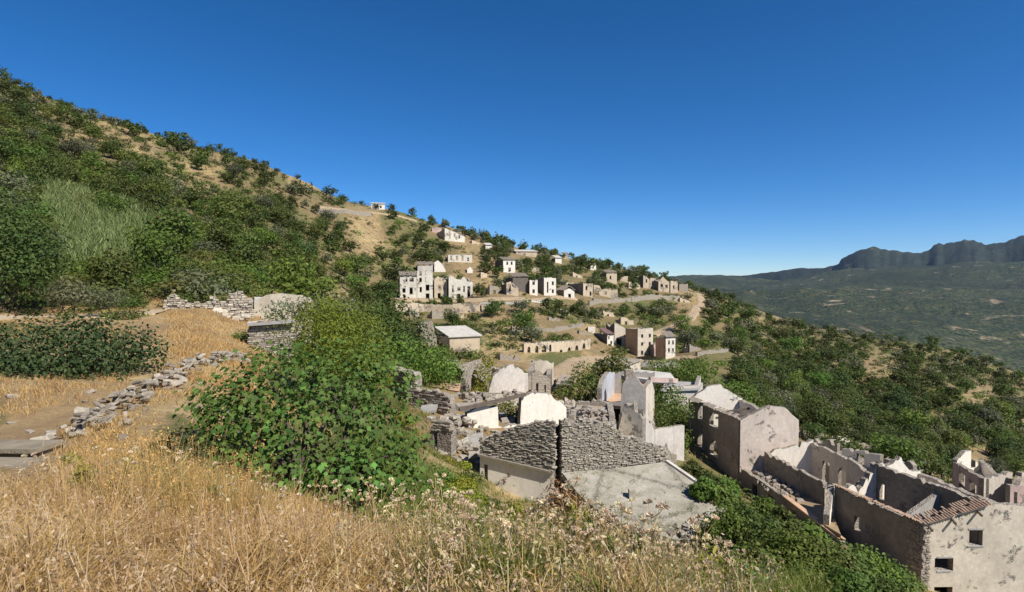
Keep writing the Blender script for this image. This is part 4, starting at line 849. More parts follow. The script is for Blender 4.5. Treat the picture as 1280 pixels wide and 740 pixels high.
# ------------------------------------------------------------ houses of the abandoned village on the slope
def vhouse(name, label, x0, x1, top, base, Y, wins=(), mat='farwhite', side='rubble_dark', ang=14, depth=7.0, roof=None, seed=1, gable=0, prof=None, jag=.25, group=None, cat='ruined house', broken=0.0):
    """house seen across the slope: front between pixel columns x0-x1 at distance Y, turned ang degrees to face downhill"""
    h0 = hit((x0 + x1) / 2, base); Yh = min(max(h0.y, Y * .62), Y * 1.5) if h0 else Y
    depth *= min(1.0, Yh / Y + .15); Y = Yh
    a = at(x0, base, Y); zt = zz(x0, top, Y); ca_, sa_ = math.cos(R(ang)), math.sin(R(ang)); u1 = ray(x1, base)
    k = u1[0] / u1[1]; w = (k * a.y - a.x) / (ca_ - k * sa_)            # front length so that it ends at column x1
    fl = (a.x, a.y); fr_ = (a.x + w * ca_, a.y + w * sa_); n_ = (-sa_, ca_)
    q = [fl, fr_, (fr_[0] + n_[0] * depth, fr_[1] + n_[1] * depth), (fl[0] + n_[0] * depth, fl[1] + n_[1] * depth)]
    zb = min(min(gz(p) for p in q), a.z) - 1.5
    ops = []
    for wx, wy, ww, wh in wins:
        f0, f1 = (wx - ww / 2 - x0) / (x1 - x0), (wx + ww / 2 - x0) / (x1 - x0); Yw = a.y + w * sa_ * (f0 + f1) / 2
        ops.append((f0, f1, zz(wx, wy + wh / 2, Yw), zz(wx, wy - wh / 2, Yw), 0, wy + wh / 2 > base - 2))
    pf = [(f, zz(x0 + f * (x1 - x0), py, a.y + w * sa_ * f)) for f, py in prof] if prof else ([(0, zt), (.5, zt + gable), (1, zt)] if gable else [(0, zt), (1, zt)])
    zs_ = zt - .2; br = broken * 1.6
    t = house(name, label, cat, q, zb, [pf, [(0, pf[-1][1]), (.6, zs_ - br), (1, zs_)], [(0, zs_), (.5, zs_ + (gable if gable else -br)), (1, zs_)], [(0, zs_), (.4, zs_ - br * .7), (1, pf[0][1])]],
              [M[mat], M[mat], M['rubble'], M[side]], {0: ops, 1: [(.4, .55, zb + 3.4, zb + 5.0, 0)]}, .5, group, seed, jag, step=.7)
    frames(t, fl, fr_, ops, depth=.22, mat=M['concrete'])
    cx_ = sum(p[0] for p in q) / 4; cy_ = sum(p[1] for p in q) / 4; qs = [(cx_ + (p[0] - cx_) * .9, cy_ + (p[1] - cy_) * .9) for p in q]
    for zf in ([zt - .9] if roof != 'open' else []) + [zt - 3.4]: slab(t, [(p[0], p[1], zf) for p in qs], .25, M['rubble_floor'], 'floor_or_shade_slab')  # slabs added out of sight to block the sky and darken windows
    if roof in ('tile', 'tile_grey', 'concrete_pale', 'tile_purple'):
        z1 = zt + max(gable, 1.2); E = .35
        P_ = lambda s, f, z: (fl[0] + ca_ * (w * f) + n_[0] * s, fl[1] + sa_ * (w * f) + n_[1] * s, z)
        if roof == 'concrete_pale': slab(t, [P_(-E, -.05, zt + .15), P_(-E, 1.05, zt + .15), P_(depth + E, 1.05, z1), P_(depth + E, -.05, z1)], .25, M[roof], 'roof')
        elif gable:                         # ridge runs front to back
            tile_roof(t, P_(-E, -.06, zt), P_(depth + E, -.06, zt), P_(depth + E, .5, z1 + .15), P_(-E, .5, z1 + .15), M[roof], 'tile_roof', .55, .03, seed, 6)
            tile_roof(t, P_(-E, 1.06, zt), P_(depth + E, 1.06, zt), P_(depth + E, .5, z1 + .15), P_(-E, .5, z1 + .15), M[roof], 'tile_roof', .55, .03, seed + 1, 6)
        else:
            tile_roof(t, P_(-E, -.04, zt + .1), P_(-E, 1.04, zt + .1), P_(depth * .5, 1.04, z1), P_(depth * .5, -.04, z1), M[roof], 'tile_roof', .5, .04, seed, 7)
    keep_out(q, 1.5)
    return t
VH = [
 # the roadside row
 (('ruined_house', 'low white house with six dark openings at the left end of the roadside row', 500, 521, 345, 374, 158), dict(wins=[(507.5, 349.5, 3.6, 4.5), (515.5, 349.5, 3.6, 4.5), (505, 363, 3.6, 5), (514, 363.5, 4, 8), (505.5, 371.5, 3, 4)], roof='tile_grey', seed=201, depth=8)),
 (('ruined_house', 'tallest cream house of the roadside row with pinkish lower wall', 521.5, 541, 338, 374, 157), dict(wins=[(525.5, 341.5, 2.8, 5), (533, 341, 2.6, 4.4), (525.5, 350, 2.6, 5), (533, 349.5, 2.6, 5), (534.5, 359.5, 3.2, 7), (534.5, 371, 4.5, 8), (526, 362, 2.8, 6)], seed=202)),
 (('ruined_house', 'narrow tan ruin with one doorway between the tallest house and the twin-gabled one', 543, 559, 347, 374, 157), dict(wins=[(549, 358.5, 3.4, 4), (549, 370, 3.6, 7), (555, 360, 2.2, 5)], mat='fartan', seed=203, prof=[(0, 349), (.25, 345), (.7, 347), (1, 352)], roof='open', broken=.6)),
 (('ruined_house', 'wide pale ruin with a notched gable at the right end of the roadside row', 561, 591, 346, 374, 156), dict(wins=[(566, 361, 2, 8), (574, 361, 3.2, 4), (573.5, 370.5, 4, 6), (586, 365, 3.6, 14), (580, 361, 2, 7)], seed=204, prof=[(0, 346), (.1, 343.5), (.45, 350), (.62, 346), (.8, 351), (.97, 351), (1, 352)], roof='open', broken=.4, jag=.35)),
 # rows just above
 (('ruined_house', 'long pale ruin with a row of four empty windows above the roadside row', 560, 590, 318, 330, 192), dict(wins=[(564, 322.5, 2.2, 5), (571, 322.5, 2.2, 5), (578, 323, 2.2, 5), (585, 324, 2.2, 4)], seed=205, roof='open', depth=6, broken=.5)),
 (('ruined_house', 'white arched wall fragment rising behind the roadside row', 543, 557, 326, 341, 182), dict(prof=[(0, 327), (.3, 325), (.7, 330), (1, 338)], mat='white', seed=206, roof='open', depth=5, broken=1)),
 (('ruined_house', 'dark roofed house end half hidden by trees above the tallest house', 522, 541, 331, 341, 178), dict(mat='grey', seed=207, roof='tile_grey', depth=6)),
 (('ruined_house', 'small white two-storey house standing alone on the bare slope above the road', 629, 644, 325, 343, 188), dict(wins=[(634, 329, 2.2, 3.6), (639.5, 329, 2.2, 3.6), (637, 337, 3, 4.5)], mat='white', seed=208, roof='tile_grey', ang=24, depth=8)),
 (('ruined_house', 'tiny white wall remnant to the upper right of the roadside row', 584, 591, 334, 342, 180), dict(mat='white', seed=209, roof='open', depth=4, broken=.7, prof=[(0, 336), (.5, 333), (1, 337)])),
 # middle row
 (('ruined_house', 'grey roofless ruin with a thin bright corner right of the bare slope', 633, 648, 352, 370, 168), dict(wins=[(637, 360, 3, 9)], mat='fartan', seed=210, roof='open', prof=[(0, 353), (.4, 351), (.5, 357), (1, 360)], broken=.6)),
 (('stone_barn', 'dark rubble barn with a stone roof between two pale houses', 641, 660, 346, 366, 178), dict(mat='rubble_dark', seed=211, roof='tile_grey', cat='barn', depth=9)),
 (('ruined_house', 'white house with stacked windows left of a dark gap in the middle row', 662, 672, 350, 370, 166), dict(wins=[(667, 354, 3, 3.5), (667, 364, 3, 4)], mat='white', seed=212, depth=8)),
 (('ruined_house', 'white house with two tall openings right of the dark gap in the middle row', 680, 695, 347, 371, 165), dict(wins=[(684.5, 359, 1.8, 13), (691, 354, 2.4, 4), (691, 364, 2.4, 4)], mat='white', seed=213, depth=8)),
 (('ruined_house', 'low white gabled cottage behind bushes right of the white pair', 705, 718, 363, 374, 170), dict(wins=[(712, 370, 3.4, 5)], mat='white', seed=214, roof='tile_grey', gable=1.0)),
 (('ruined_house', 'pale pink corner house with a dark brown flank further along the road', 729, 741, 354, 372, 176), dict(wins=[(733, 360, 2.2, 5), (738, 367, 2.2, 5)], mat='fartan', side='brown', seed=215, ang=26, depth=10)),
 (('ruined_house', 'long low tan ruin with a wide dark opening beside the pale pink house', 742, 772, 360, 372, 178), dict(wins=[(745.5, 367, 6, 8), (757, 366, 2.4, 4)], mat='fartan', seed=216, roof='open', broken=.5, prof=[(0, 356), (.25, 357), (.3, 361), (1, 362)])),
 # upper right rows
 (('ruined_house', 'square cream house with a dark roof among the upper trees', 758, 771, 341, 354, 214), dict(mat='fartan', seed=217, roof='tile_grey', wins=[(763, 347, 2, 4)], depth=8)),
 (('ruined_house', 'small tan house just right of the square cream house', 775, 785, 345, 353, 216), dict(mat='fartan', seed=218, roof='open', broken=.5, depth=6)),
 (('ruined_house', 'narrow cream tower-like ruin near the crest of the slope', 804, 812, 345, 361, 232), dict(mat='fartan', seed=219, roof='open', wins=[(808, 351, 2, 4)], prof=[(0, 344), (.5, 346), (1, 350)])),
 (('ruined_house', 'broken cream wall with two gaps between the narrow ruin and the stone terraces', 812.5, 820, 347, 362, 234), dict(mat='fartan', seed=220, roof='open', broken=.8, wins=[(816, 354, 2.4, 5)])),
 (('ruined_house', 'gabled tan ruin with dark holes on stone terraces near the crest', 823, 837, 349, 366, 236), dict(mat='fartan', seed=221, roof='open', wins=[(827, 357, 3, 4), (833, 358, 3, 4)], prof=[(0, 352), (.4, 345), (.7, 350), (1, 352)])),
 (('ruined_house', 'last tan ruin of the row beside the bend of the hill road', 838, 847, 351, 367, 240), dict(mat='fartan', seed=222, roof='open', broken=.5, wins=[(842, 359, 2, 4)])),
 (('ruined_house', 'grey brown block of walls right of the last tan ruin', 849, 860, 355, 366, 246), dict(mat='rubble', seed=223, roof='open', broken=.5)),
 # high on the hill
 (('white_cottage', 'small white cottage by the upper road near the skyline', 464, 481, 254, 262, 236), dict(mat='white', seed=224, roof='concrete_pale', wins=[(470, 258, 2, 3), (476, 258.5, 2, 3)], cat='cottage', depth=6)),
 (('ruined_house', 'long roofless house with a bright front high under the skyline', 556, 581, 288, 304, 226), dict(mat='farwhite', side='fartan', seed=225, roof='open', ang=30, depth=9, wins=[(562, 293, 2, 4), (568, 294, 2, 4), (574, 296, 2, 4)], prof=[(0, 285), (.5, 290), (1, 296)])),
 (('ruined_house', 'pinkish wall fragment left of the long bright house near the skyline', 540, 552, 284, 292, 236), dict(mat='pink', seed=226, roof='open', broken=.7, depth=6)),
 (('barn', 'wide shed with a sand-coloured roof among the trees below the skyline', 645, 671, 314, 321, 240), dict(mat='fartan', seed=227, roof='concrete_pale', cat='shed', depth=9)),
 (('white_cottage', 'small white hut left of the sand-coloured roof', 607, 615, 306, 312, 246), dict(mat='white', seed=228, roof='concrete_pale', cat='hut', depth=5)),
 (('white_cottage', 'tiny white hut in the dark trees right of the sand-coloured roof', 694, 702, 322, 330, 244), dict(mat='white', seed=229, roof='concrete_pale', cat='hut', depth=5)),
 (('white_cottage', 'whitish hut among trees high above the pale pink house', 738, 745, 331, 338, 246), dict(mat='white', seed=230, roof='tile', cat='hut', depth=5)),
 (('white_cottage', 'half hidden white hut at the upper edge of the dark trees', 703, 711, 318, 324, 262), dict(mat='fartan', seed=231, roof='tile', cat='hut', depth=5)),
 # houses along the lower road
 (('tower_house', 'tall narrow three-storey house with brown side and cream front on the lower road', 797, 816, 411, 447, 146), dict(mat='cream', side='orange', seed=232, ang=26, depth=5, wins=[(802.5, 420, 2.6, 4), (812, 419.5, 2.6, 4), (802.5, 430, 2.6, 4), (812, 429.5, 2.6, 4), (802.5, 441, 2.6, 5), (812, 440, 2.6, 5)], jag=.1)),
 (('tower_house', 'smaller cream house with ochre side beside the tall narrow house', 832, 844, 422, 449, 148), dict(mat='farwhite', side='orange', seed=233, ang=26, depth=3.6, roof='tile_grey', wins=[(836, 428, 2.2, 4.5), (841, 428, 2.2, 4.5), (836, 438, 2.2, 5), (841, 438, 2.2, 5)], jag=.1)),
 (('ruined_house', 'pink wall low between the tall narrow house and its smaller neighbour', 817, 830, 431, 446, 150), dict(mat='pink', seed=234, ang=10, depth=6, roof='open', wins=[(823, 441, 5, 6)])),
 (('tiled_house', 'small white house under a purplish tiled roof on the lower road', 759, 767, 418, 433, 140), dict(mat='white', seed=235, ang=22, depth=9, roof='tile_purple', wins=[(764, 428.5, 2.2, 4), (761, 422, 1.6, 3)], cat='house')),
 (('ruined_house', 'tan wall with a dark doorway right behind the purplish roof', 768, 782, 405, 434, 152), dict(mat='tan', seed=236, ang=12, depth=6, wins=[(774, 428, 7, 10)], prof=[(0, 403), (.6, 406), (1, 411)], roof='open', broken=.5)),
 (('ruined_house', 'white stub of a wall left of the purplish roof', 735, 744, 408, 418, 148), dict(mat='farwhite', seed=237, roof='open', broken=.7, depth=5)),
 # lower left of the village
 (('ruined_house', 'small grey house with one dark arch under the village road', 602, 628, 380, 392, 146), dict(mat='fartan', seed=238, wins=[(614, 386.5, 4.2, 7)], depth=6, prof=[(0, 381), (.4, 379), (.8, 381), (1, 388)])),
 (('gable_shed', 'pale shed with a broad sunlit roof in the trees below the village', 562, 600, 421, 441, 104), dict(mat='fartan', side='tan', seed=239, roof='concrete_pale', depth=9, ang=24, cat='shed')),
 (('ruined_house', 'tall grey wall corner among dark trees left of the pale shed', 526, 546, 404, 432, 110), dict(mat='rubble', side='rubble_dark', seed=240, roof='open', prof=[(0, 402), (.5, 399), (.7, 402), (.75, 413), (1, 424)], broken=1, depth=7)),
]
for a, k in VH: vhouse(*a, **k)
# retaining walls
def retaining(label, pix, h, mat, th=.6, opens=None, name='retaining_wall', seed=3):
    P = []
    for px, py, Y in pix:
        h0 = hit(px, py + h * 500 / Y); Yh = min(max(h0.y, Y * .62), Y * 1.5) if h0 else Y; P.append(at(px, py, Yh))
    t = thing(name, P[len(P) // 2], label, 'wall')
    for i, (a, b) in enumerate(zip(P, P[1:])):
        wall_part(t, M[mat], a, b, min(a.z, b.z) - h - 1.5, [(0, a.z), (1, b.z)], th, [(o[0], o[1], min(a.z, b.z) - h * .62, min(a.z, b.z) - h * .15, 1) for o in (opens or {}).get(i, ())], seed=seed + i, jag=.35, step=.6); EXCL.append((a.x, a.y, 2)); EXCL.append(((a.x + b.x) / 2, (a.y + b.y) / 2, 2.5))
    return t
retaining('long pale retaining wall carrying the village road below the roadside row', [(494, 378, 154), (530, 379, 152), (566, 380, 150), (600, 378, 151)], 3.6, 'fartan')
retaining('low parapet wall along the village road below the middle row', [(600, 378, 151), (640, 377, 153), (690, 374, 156)], 1.6, 'concrete_pale', seed=9)
retaining('stone terrace wall with dark arched niches above the dirt yard', [(655, 428, 117), (695, 427, 119), (738, 424, 124)], 3.2, 'fartan', opens={0: [(.1 + .22 * k + .02 * (k % 2), .19 + .22 * k + .03 * (k % 3), None, None, 1) for k in range(4)], 1: [(.08 + .22 * k, .18 + .22 * k, None, None, 1) for k in range(4)]}, seed=15)
retaining('retaining wall under the upper road near the skyline', [(396, 261, 216), (432, 262, 222), (464, 265, 226)], 2.4, 'rubble', seed=21)
retaining('stone terrace wall below the ruins near the crest', [(790, 371, 222), (815, 368, 226), (850, 370, 232)], 3, 'rubble', seed=25)
retaining('tan terrace wall halfway between the lower road and the crest ruins', [(790, 372, 205), (760, 374, 190), (735, 376, 180)], 2, 'rubble', seed=31)
retaining('terrace wall in the middle of the bare slope above the dirt yard', [(640, 408, 132), (690, 410, 132), (730, 404, 138)], 1.6, 'rubble', seed=35)
retaining('stone wall along the foot of the tall narrow house', [(770, 447, 140), (800, 452, 138), (850, 452, 144)], 2, 'concrete_pale', seed=41)
retaining('old wall crossing the right-hand slope below the hill road', [(872, 440, 150), (905, 436, 165), (932, 432, 175)], 2, 'rubble', seed=43)
# white road barrier high in the green
gb = thing('road_barrier', at(226, 283, 105), 'white road barrier showing through the green slope below the hillside', 'barrier')
for z_ in (0, .7):
    mb = MB(); a_, b_ = at(214, 283, 106), at(236, 284, 104); mb.bar((a_.x, a_.y, a_.z + z_ - .2), (b_.x, b_.y, b_.z + z_ - .2), .12, .34); mb.build('rail', M['white'], gb)
for k in range(4):
    p = a_.lerp(b_, k / 3); mb = MB(); mb.bar((p.x, p.y, p.z - 4), (p.x, p.y, p.z + .7), .2); mb.build('post', M['concrete_pale'], gb)
# ------------------------------------------------------------ plants
def mat_leaf(name, a, b, c2=None, trans=.3, varscale=.0):
    t = NT(name); tint = t.attr('tint'); oi = t.new('ShaderNodeObjectInfo')
    c = t.mix(tint, a, b)
    if c2: c = t.mix(t.math('MULTIPLY', t.ramp(t.noise(.9, 3), [(.5, 0), (.62, 1)]), .8), c, c2)
    hs_ = t.new('ShaderNodeHueSaturation'); t.l.new(c, hs_.inputs['Color'])
    t.l.new(t.math('ADD', .475, t.math('MULTIPLY', oi.outputs['Random'], .05)), hs_.inputs['Hue'])
    t.l.new(t.math('ADD', .72, t.math('MULTIPLY', t.math('FRACT', t.math('MULTIPLY', oi.outputs['Random'], 7.3)), .56)), hs_.inputs['Value'])
    tr = t.new('ShaderNodeBsdfTranslucent'); t.l.new(hs_.outputs[0], tr.inputs['Color']); ms = t.new('ShaderNodeMixShader'); ms.inputs[0].default_value = trans
    t.b.inputs['Roughness'].default_value = .65; t.b.inputs['Specular IOR Level'].default_value = .3
    t.l.new(t.b.outputs[0], ms.inputs[1]); t.l.new(tr.outputs[0], ms.inputs[2]); t.l.new(ms.outputs[0], t.out.inputs['Surface'])
    return t.color(hs_.outputs[0])
M['oak'] = mat_leaf('holm_oak_leaf', (.042, .070, .014), (.105, .14, .030), (.115, .13, .03), trans=.35)
M['shrub'] = mat_leaf('macchia_leaf', (.066, .100, .018), (.15, .185, .036), (.17, .165, .045), trans=.38)
M['olive'] = mat_leaf('olive_grey_leaf', (.10, .115, .058), (.18, .185, .095), trans=.35)
M['bright'] = mat_leaf('bright_green_leaf', (.085, .145, .02), (.18, .245, .042), trans=.4)
M['fig'] = mat_leaf('fig_leaf', (.050, .132, .022), (.155, .295, .055), (.18, .28, .05), trans=.38)
M['acacia'] = mat_leaf('acacia_leaf', (.20, .22, .02), (.40, .40, .05), trans=.45)
M['bramble'] = mat_leaf('bramble_leaf', (.026, .056, .016), (.085, .125, .040))
M['reed'] = mat_leaf('reed_leaf', (.11, .18, .055), (.25, .32, .12), trans=.35)
M['rust'] = mat_leaf('dead_brown_leaf', (.17, .065, .03), (.26, .13, .065))
M['drygrass'] = mat_leaf('dry_grass_blade', (.50, .33, .08), (.74, .59, .27), (.40, .25, .09), trans=.35)
M['grass'] = mat_leaf('green_grass_blade', (.10, .145, .022), (.25, .27, .06), trans=.4)
M['bark'] = mat_simple('grey_brown_bark', (.12, .095, .075), (.07, .055, .042), 6)
M['twig'] = mat_simple('pale_dry_twig', (.32, .24, .15), (.20, .145, .09), 8)
def quads(c, nrm, size, asp, g):
    """leaf quads at centres c with normals nrm (n,3); returns verts, faces"""
    n = len(c); r = g.normal(size=(n, 3)); u = np.cross(nrm, r); u /= np.linalg.norm(u, axis=1, keepdims=True) + 1e-9; v = np.cross(nrm, u); v /= np.linalg.norm(v, axis=1, keepdims=True) + 1e-9
    s = size * g.uniform(.6, 1.4, (n, 1)); L = u * s; Wd = v * s * asp
    bend = nrm * s * g.uniform(-.25, .25, (n, 1))
    V_ = np.stack([c - L, c - Wd + bend, c + L, c + Wd + bend], 1).reshape(-1, 3); F_ = np.arange(n * 4).reshape(-1, 4)
    return V_, F_
def crown(g, lobes, n, leaf, asp=.55, up=.35, inner=.25, rough=.16):
    """leaves spread over and inside a set of ellipsoid lobes [(x,y,z,rx,ry,rz)]"""
    lob = np.array(lobes, float); w = lob[:, 3] * lob[:, 4] + lob[:, 3] * lob[:, 5]; idx = g.choice(len(lob), n, p=w / w.sum())
    d = g.normal(size=(n, 3)); d /= np.linalg.norm(d, axis=1, keepdims=True)
    rad = np.where(g.random(n) < inner, g.uniform(.35, .85, n), 1 + g.normal(0, rough, n)); clump = 1 + .22 * np.sin(d[:, 0] * 5 + idx * 2.1) * np.sin(d[:, 1] * 4 + idx) * np.sin(d[:, 2] * 5 + idx * .7)
    c = lob[idx, :3] + d * lob[idx, 3:] * (rad * clump)[:, None]
    nr = d + g.normal(0, .55, (n, 3)); nr[:, 2] += up; nr /= np.linalg.norm(nr, axis=1, keepdims=True)
    keep = np.ones(n, bool)
    V_, F_ = quads(c[keep], nr[keep], leaf, asp, g); return V_, F_, g.random(len(F_)) ** 1.3
def random_lobes(g, k, R_, H, base=.35, spread=.6):
    out = [(0, 0, H * .55, R_ * .62, R_ * .62, H * .40)]
    for i in range(k):
        a = i * 2.4 + g.uniform(0, .8); r = R_ * spread * g.uniform(.6, 1.1); z = H * g.uniform(base, .85); s = R_ * g.uniform(.28, .5)
        out.append((r * math.cos(a), r * math.sin(a), z, s, s, s * g.uniform(.65, .95)))
    return out
def trunk_mesh(g, H, r, n=4, spread=.5):
    mb = MB(); h0 = H * .42; top = Vector((g.normal(0, .06) * H, g.normal(0, .06) * H, h0))
    mb.tube([(0, 0, -.8), (top.x * .3, top.y * .3, h0 * .5), top], [r * 1.25, r, r * .75], 6)
    for i in range(n):
        a = i * 6.283 / n + g.uniform(0, .8); e = Vector((math.cos(a) * H * spread * .6, math.sin(a) * H * spread * .6, H * g.uniform(.65, .9)))
        mb.tube([top - Vector((0, 0, .1)), top.lerp(e, .5) + Vector((0, 0, H * .06)), e], [r * .6, r * .4, r * .12], 5)
    me = bpy.data.meshes.new('trunk'); me.from_pydata(mb.v, [], mb.f); me.materials.append(M['bark']); return me
g = np.random.default_rng(5)
# unit prototypes: height 1
def unit_tree(k, n, leaf, wide, mat, asp=.6):
    L = random_lobes(g, k, wide, 1.0); V_, F_, T_ = crown(g, L, n, leaf, asp); me = mesh_np('crown', V_, F_, T_); me.materials.append(mat); return me
OAK = [unit_tree(9, 1500, .036, .52, M['oak']) for _ in range(4)] + [unit_tree(8, 1400, .036, .48, M['shrub']) for _ in range(2)] + [unit_tree(8, 1300, .034, .5, M['olive']) for _ in range(2)] + [unit_tree(8, 1300, .036, .52, M['bright']) for _ in range(2)]
TRUNK = [trunk_mesh(g, 1.0, .035) for _ in range(4)]
def unit_shrub(n, leaf, mat, k=6):
    L = [(0, 0, .35, .5, .5, .4)] + [(math.cos(a) * .42, math.sin(a) * .42, g.uniform(.2, .5), g.uniform(.22, .36), g.uniform(.22, .36), g.uniform(.2, .38)) for a in np.linspace(0, 6.28, k, endpoint=False) + g.uniform(0, .6, k)]
    return crown(g, L, n, leaf, .65)
SHR = {}
for key, mat in (('d', 'oak'), ('g', 'shrub'), ('b', 'bright'), ('o', 'olive')):
    SHR[key] = []
    for _ in range(3):
        V_, F_, T_ = unit_shrub(620, .052, M[mat]); me = mesh_np('shrub', V_, F_, T_); me.materials.append(M[mat]); SHR[key].append((me, V_, F_, T_))
ex = np.array(EXCL); 
_cell = {}
for x, y, r in EXCL: _cell.setdefault((int(x // 8), int(y // 8)), []).append((x, y, r))
def free(x, y, pad=0.0):
    cx_, cy_ = int(x // 8), int(y // 8)
    for i in (-1, 0, 1):
        for j in (-1, 0, 1):
            for q in _cell.get((cx_ + i, cy_ + j), ()):
                if (q[0] - x) ** 2 + (q[1] - y) ** 2 < (q[2] + pad) ** 2: return False
    return True
placed = {}
def far_enough(x, y, r):
    cx_, cy_ = int(x // 8), int(y // 8)
    for i in (-1, 0, 1):
        for j in (-1, 0, 1):
            for q in placed.get((cx_ + i, cy_ + j), ()):
                if (q[0] - x) ** 2 + (q[1] - y) ** 2 < (q[2] + r) ** 2: return False
    return True
def hides_house(x, y, h): return False
def zone_words(px, py):
    if px < 330: return 'on the steep hillside at the upper left'
    if py < 262 or (px > 520 and py < 322): return 'along the skyline of the hill'
    if px < 640: return 'on the slope left of and above the village'
    if px < 870: return 'between the village ruins'
    return 'on the slope falling away to the right'
LANDMARKS = [('the reed bed', 110, 280), ('the white road barrier', 226, 283), ('the skyline cottage', 472, 258), ('the roadside row', 545, 355), ('the lone white house', 637, 334),
 ('the white house pair', 678, 360), ('the long bright ruin', 568, 296), ('the sand-coloured roof', 658, 317), ('the crest ruins', 830, 356), ('the hill road', 872, 385),
 ('the tall narrow house', 806, 428), ('the three-storey house', 930, 550), ('the sunken terrace', 1000, 600), ('the big roofless house', 1160, 640), ('the ragged gable stump', 1225, 600), ('the bare sandy patch', 1110, 470),
 ('the pinkish bare patch', 1210, 520), ('the pale roofed shed', 580, 425), ('the arched terrace wall', 695, 432), ('the pale blue room', 760, 480), ('the leftmost dark oak', 20, 320), ('the pale shed ruin', 355, 380),
 ('the upper left corner', 0, 110), ('the bald dry summit', 380, 215), ('the bare bank', 425, 355), ('the brown gully', 215, 225), ('the near ridge end', 1000, 398), ('the green meadow', 930, 482), ('the long flat roof', 850, 485), ('the cement slab', 800, 630)]
ORD = 'nearest,second nearest,third nearest,fourth nearest,fifth nearest,sixth nearest,seventh nearest,eighth nearest,ninth nearest,tenth nearest,eleventh nearest,twelfth nearest,thirteenth nearest,fourteenth nearest,fifteenth nearest,sixteenth nearest,seventeenth nearest,eighteenth nearest,nineteenth nearest,twentieth nearest'.split(',')
DIRS = ['right of', 'above and right of', 'above', 'above and left of', 'left of', 'below and left of', 'below', 'below and right of']
def landmark_labels(items):
    """items: (object, what it is, px, py): one label for each, from the landmark it stands nearest to"""
    by = {}
    for o, what, px, py in items:
        nm, lx, ly = min(LANDMARKS, key=lambda q: (q[1] - px) ** 2 + (q[2] - py) ** 2); k = int(round(math.atan2(ly - py, px - lx) / (math.pi / 4))) % 8
        by.setdefault((what, nm, DIRS[k]), []).append(((lx - px) ** 2 + (ly - py) ** 2, o))
    for (what, nm, dr), L in by.items():
        L.sort(key=lambda q: q[0])
        for i, (_, o) in enumerate(L): o['label'] = f'{what} {dr} {nm}' if len(L) == 1 else f'{what}, {ORD[min(i, 19)]} {dr} {nm}'
LAB_ITEMS = []
rs = random.Random(99); TREES = []; SHRUBS = []
def try_place(px, py, rmax, hmin, hmax, kind, near=40, crowd=.62):
    p = hit(px, py)
    if p is None or p.y < near: return False
    h = rs.uniform(hmin, hmax); r = h * (.5 if kind == 't' else .6)
    if not free(p.x, p.y, r * .75) or not far_enough(p.x, p.y, r * crowd): return False
    # do not grow in front of the ruins that the photograph shows
    qx, qy = proj(p.x, p.y, p.z + h)
    if BLOCK[int(np.clip(px // 4, 0, 319)), int(np.clip(qy // 4, 0, 184))] > p.y + 1 or BLOCK[int(np.clip((px - r / p.y * 500) // 4, 0, 319)), int(np.clip(qy // 4, 0, 184))] > p.y + 1 or BLOCK[int(np.clip((px + r / p.y * 500) // 4, 0, 319)), int(np.clip(qy // 4, 0, 184))] > p.y + 1: return False
    placed.setdefault((int(p.x // 8), int(p.y // 8)), []).append((p.x, p.y, r * crowd))
    (TREES if kind == 't' else SHRUBS).append((p, h, px, py)); return True
# where house walls stand in the picture, and how far away
BLOCK = np.zeros((320, 185))
bpy.context.view_layer.update()
for o in bpy.data.objects:
    if o.type == 'MESH' and o.parent is not None and o.name.split('.')[0] in ('wall', 'tile_roof', 'roof', 'roof_slab', 'stone_courses', 'flat_roof'):
        n_ = len(o.data.vertices); a_ = np.empty(n_ * 3, np.float32); o.data.vertices.foreach_get('co', a_); a_ = a_.reshape(-1, 3) + np.array(o.parent.location)[None]
        if a_[:, 1].mean() < 25: continue
        zlo = a_[:, 2].max() - (a_[:, 2].max() - a_[:, 2].min()) * .72; a_ = a_[a_[:, 2] > zlo]
        qx, qy = proj(a_[:, 0], a_[:, 1], a_[:, 2]); x0, x1, y0, y1 = qx.min(), qx.max(), qy.min(), qy.max(); Yb = a_[:, 1].mean()
        i0, i1, j0, j1 = int(max(x0, 0) // 4), int(min(x1, 1279) // 4), int(max(y0, 0) // 4), int(min(y1, 739) // 4)
        if i1 >= i0 and j1 >= j0: BLOCK[i0:i1 + 1, j0:j1 + 1] = np.maximum(BLOCK[i0:i1 + 1, j0:j1 + 1], Yb)
def scatter(n, kinds, kind, hmin, hmax, near=40, crowd=.62, box=(0, 90, 1280, 640)):
    k = 0
    for _ in range(n):
        px, py = rs.uniform(box[0], box[2]), rs.uniform(box[1], box[3])
        pr = kinds.get(cover(px, py), 0)
        if rs.random() < pr: k += try_place(px, py, 0, hmin, hmax, kind, near, crowd)
    return k
scatter(5200, {'d': .8, 'g': .2, 's': .2, 'b': .02}, 't', 3.2, 6.2, crowd=.55)
scatter(1500, {'d': 1, 'g': .2}, 't', 2.6, 4.2, crowd=.5, box=(860, 350, 1280, 600))
scatter(3000, {'d': 1, 'g': .5, 's': .3, 'b': .04}, 't', 2.2, 4.6, crowd=.55, box=(520, 285, 880, 400))
scatter(18000, {'d': .9, 'g': .95, 's': .6, 'b': .10, 'm': .12, '.': .08}, 's', 1.0, 2.6, crowd=.42)
scatter(22000, {'d': .6, 'g': .85, 's': .6, 'b': .22, 'm': .06, '.': .05}, 's', .5, 1.3, near=30, crowd=.45)
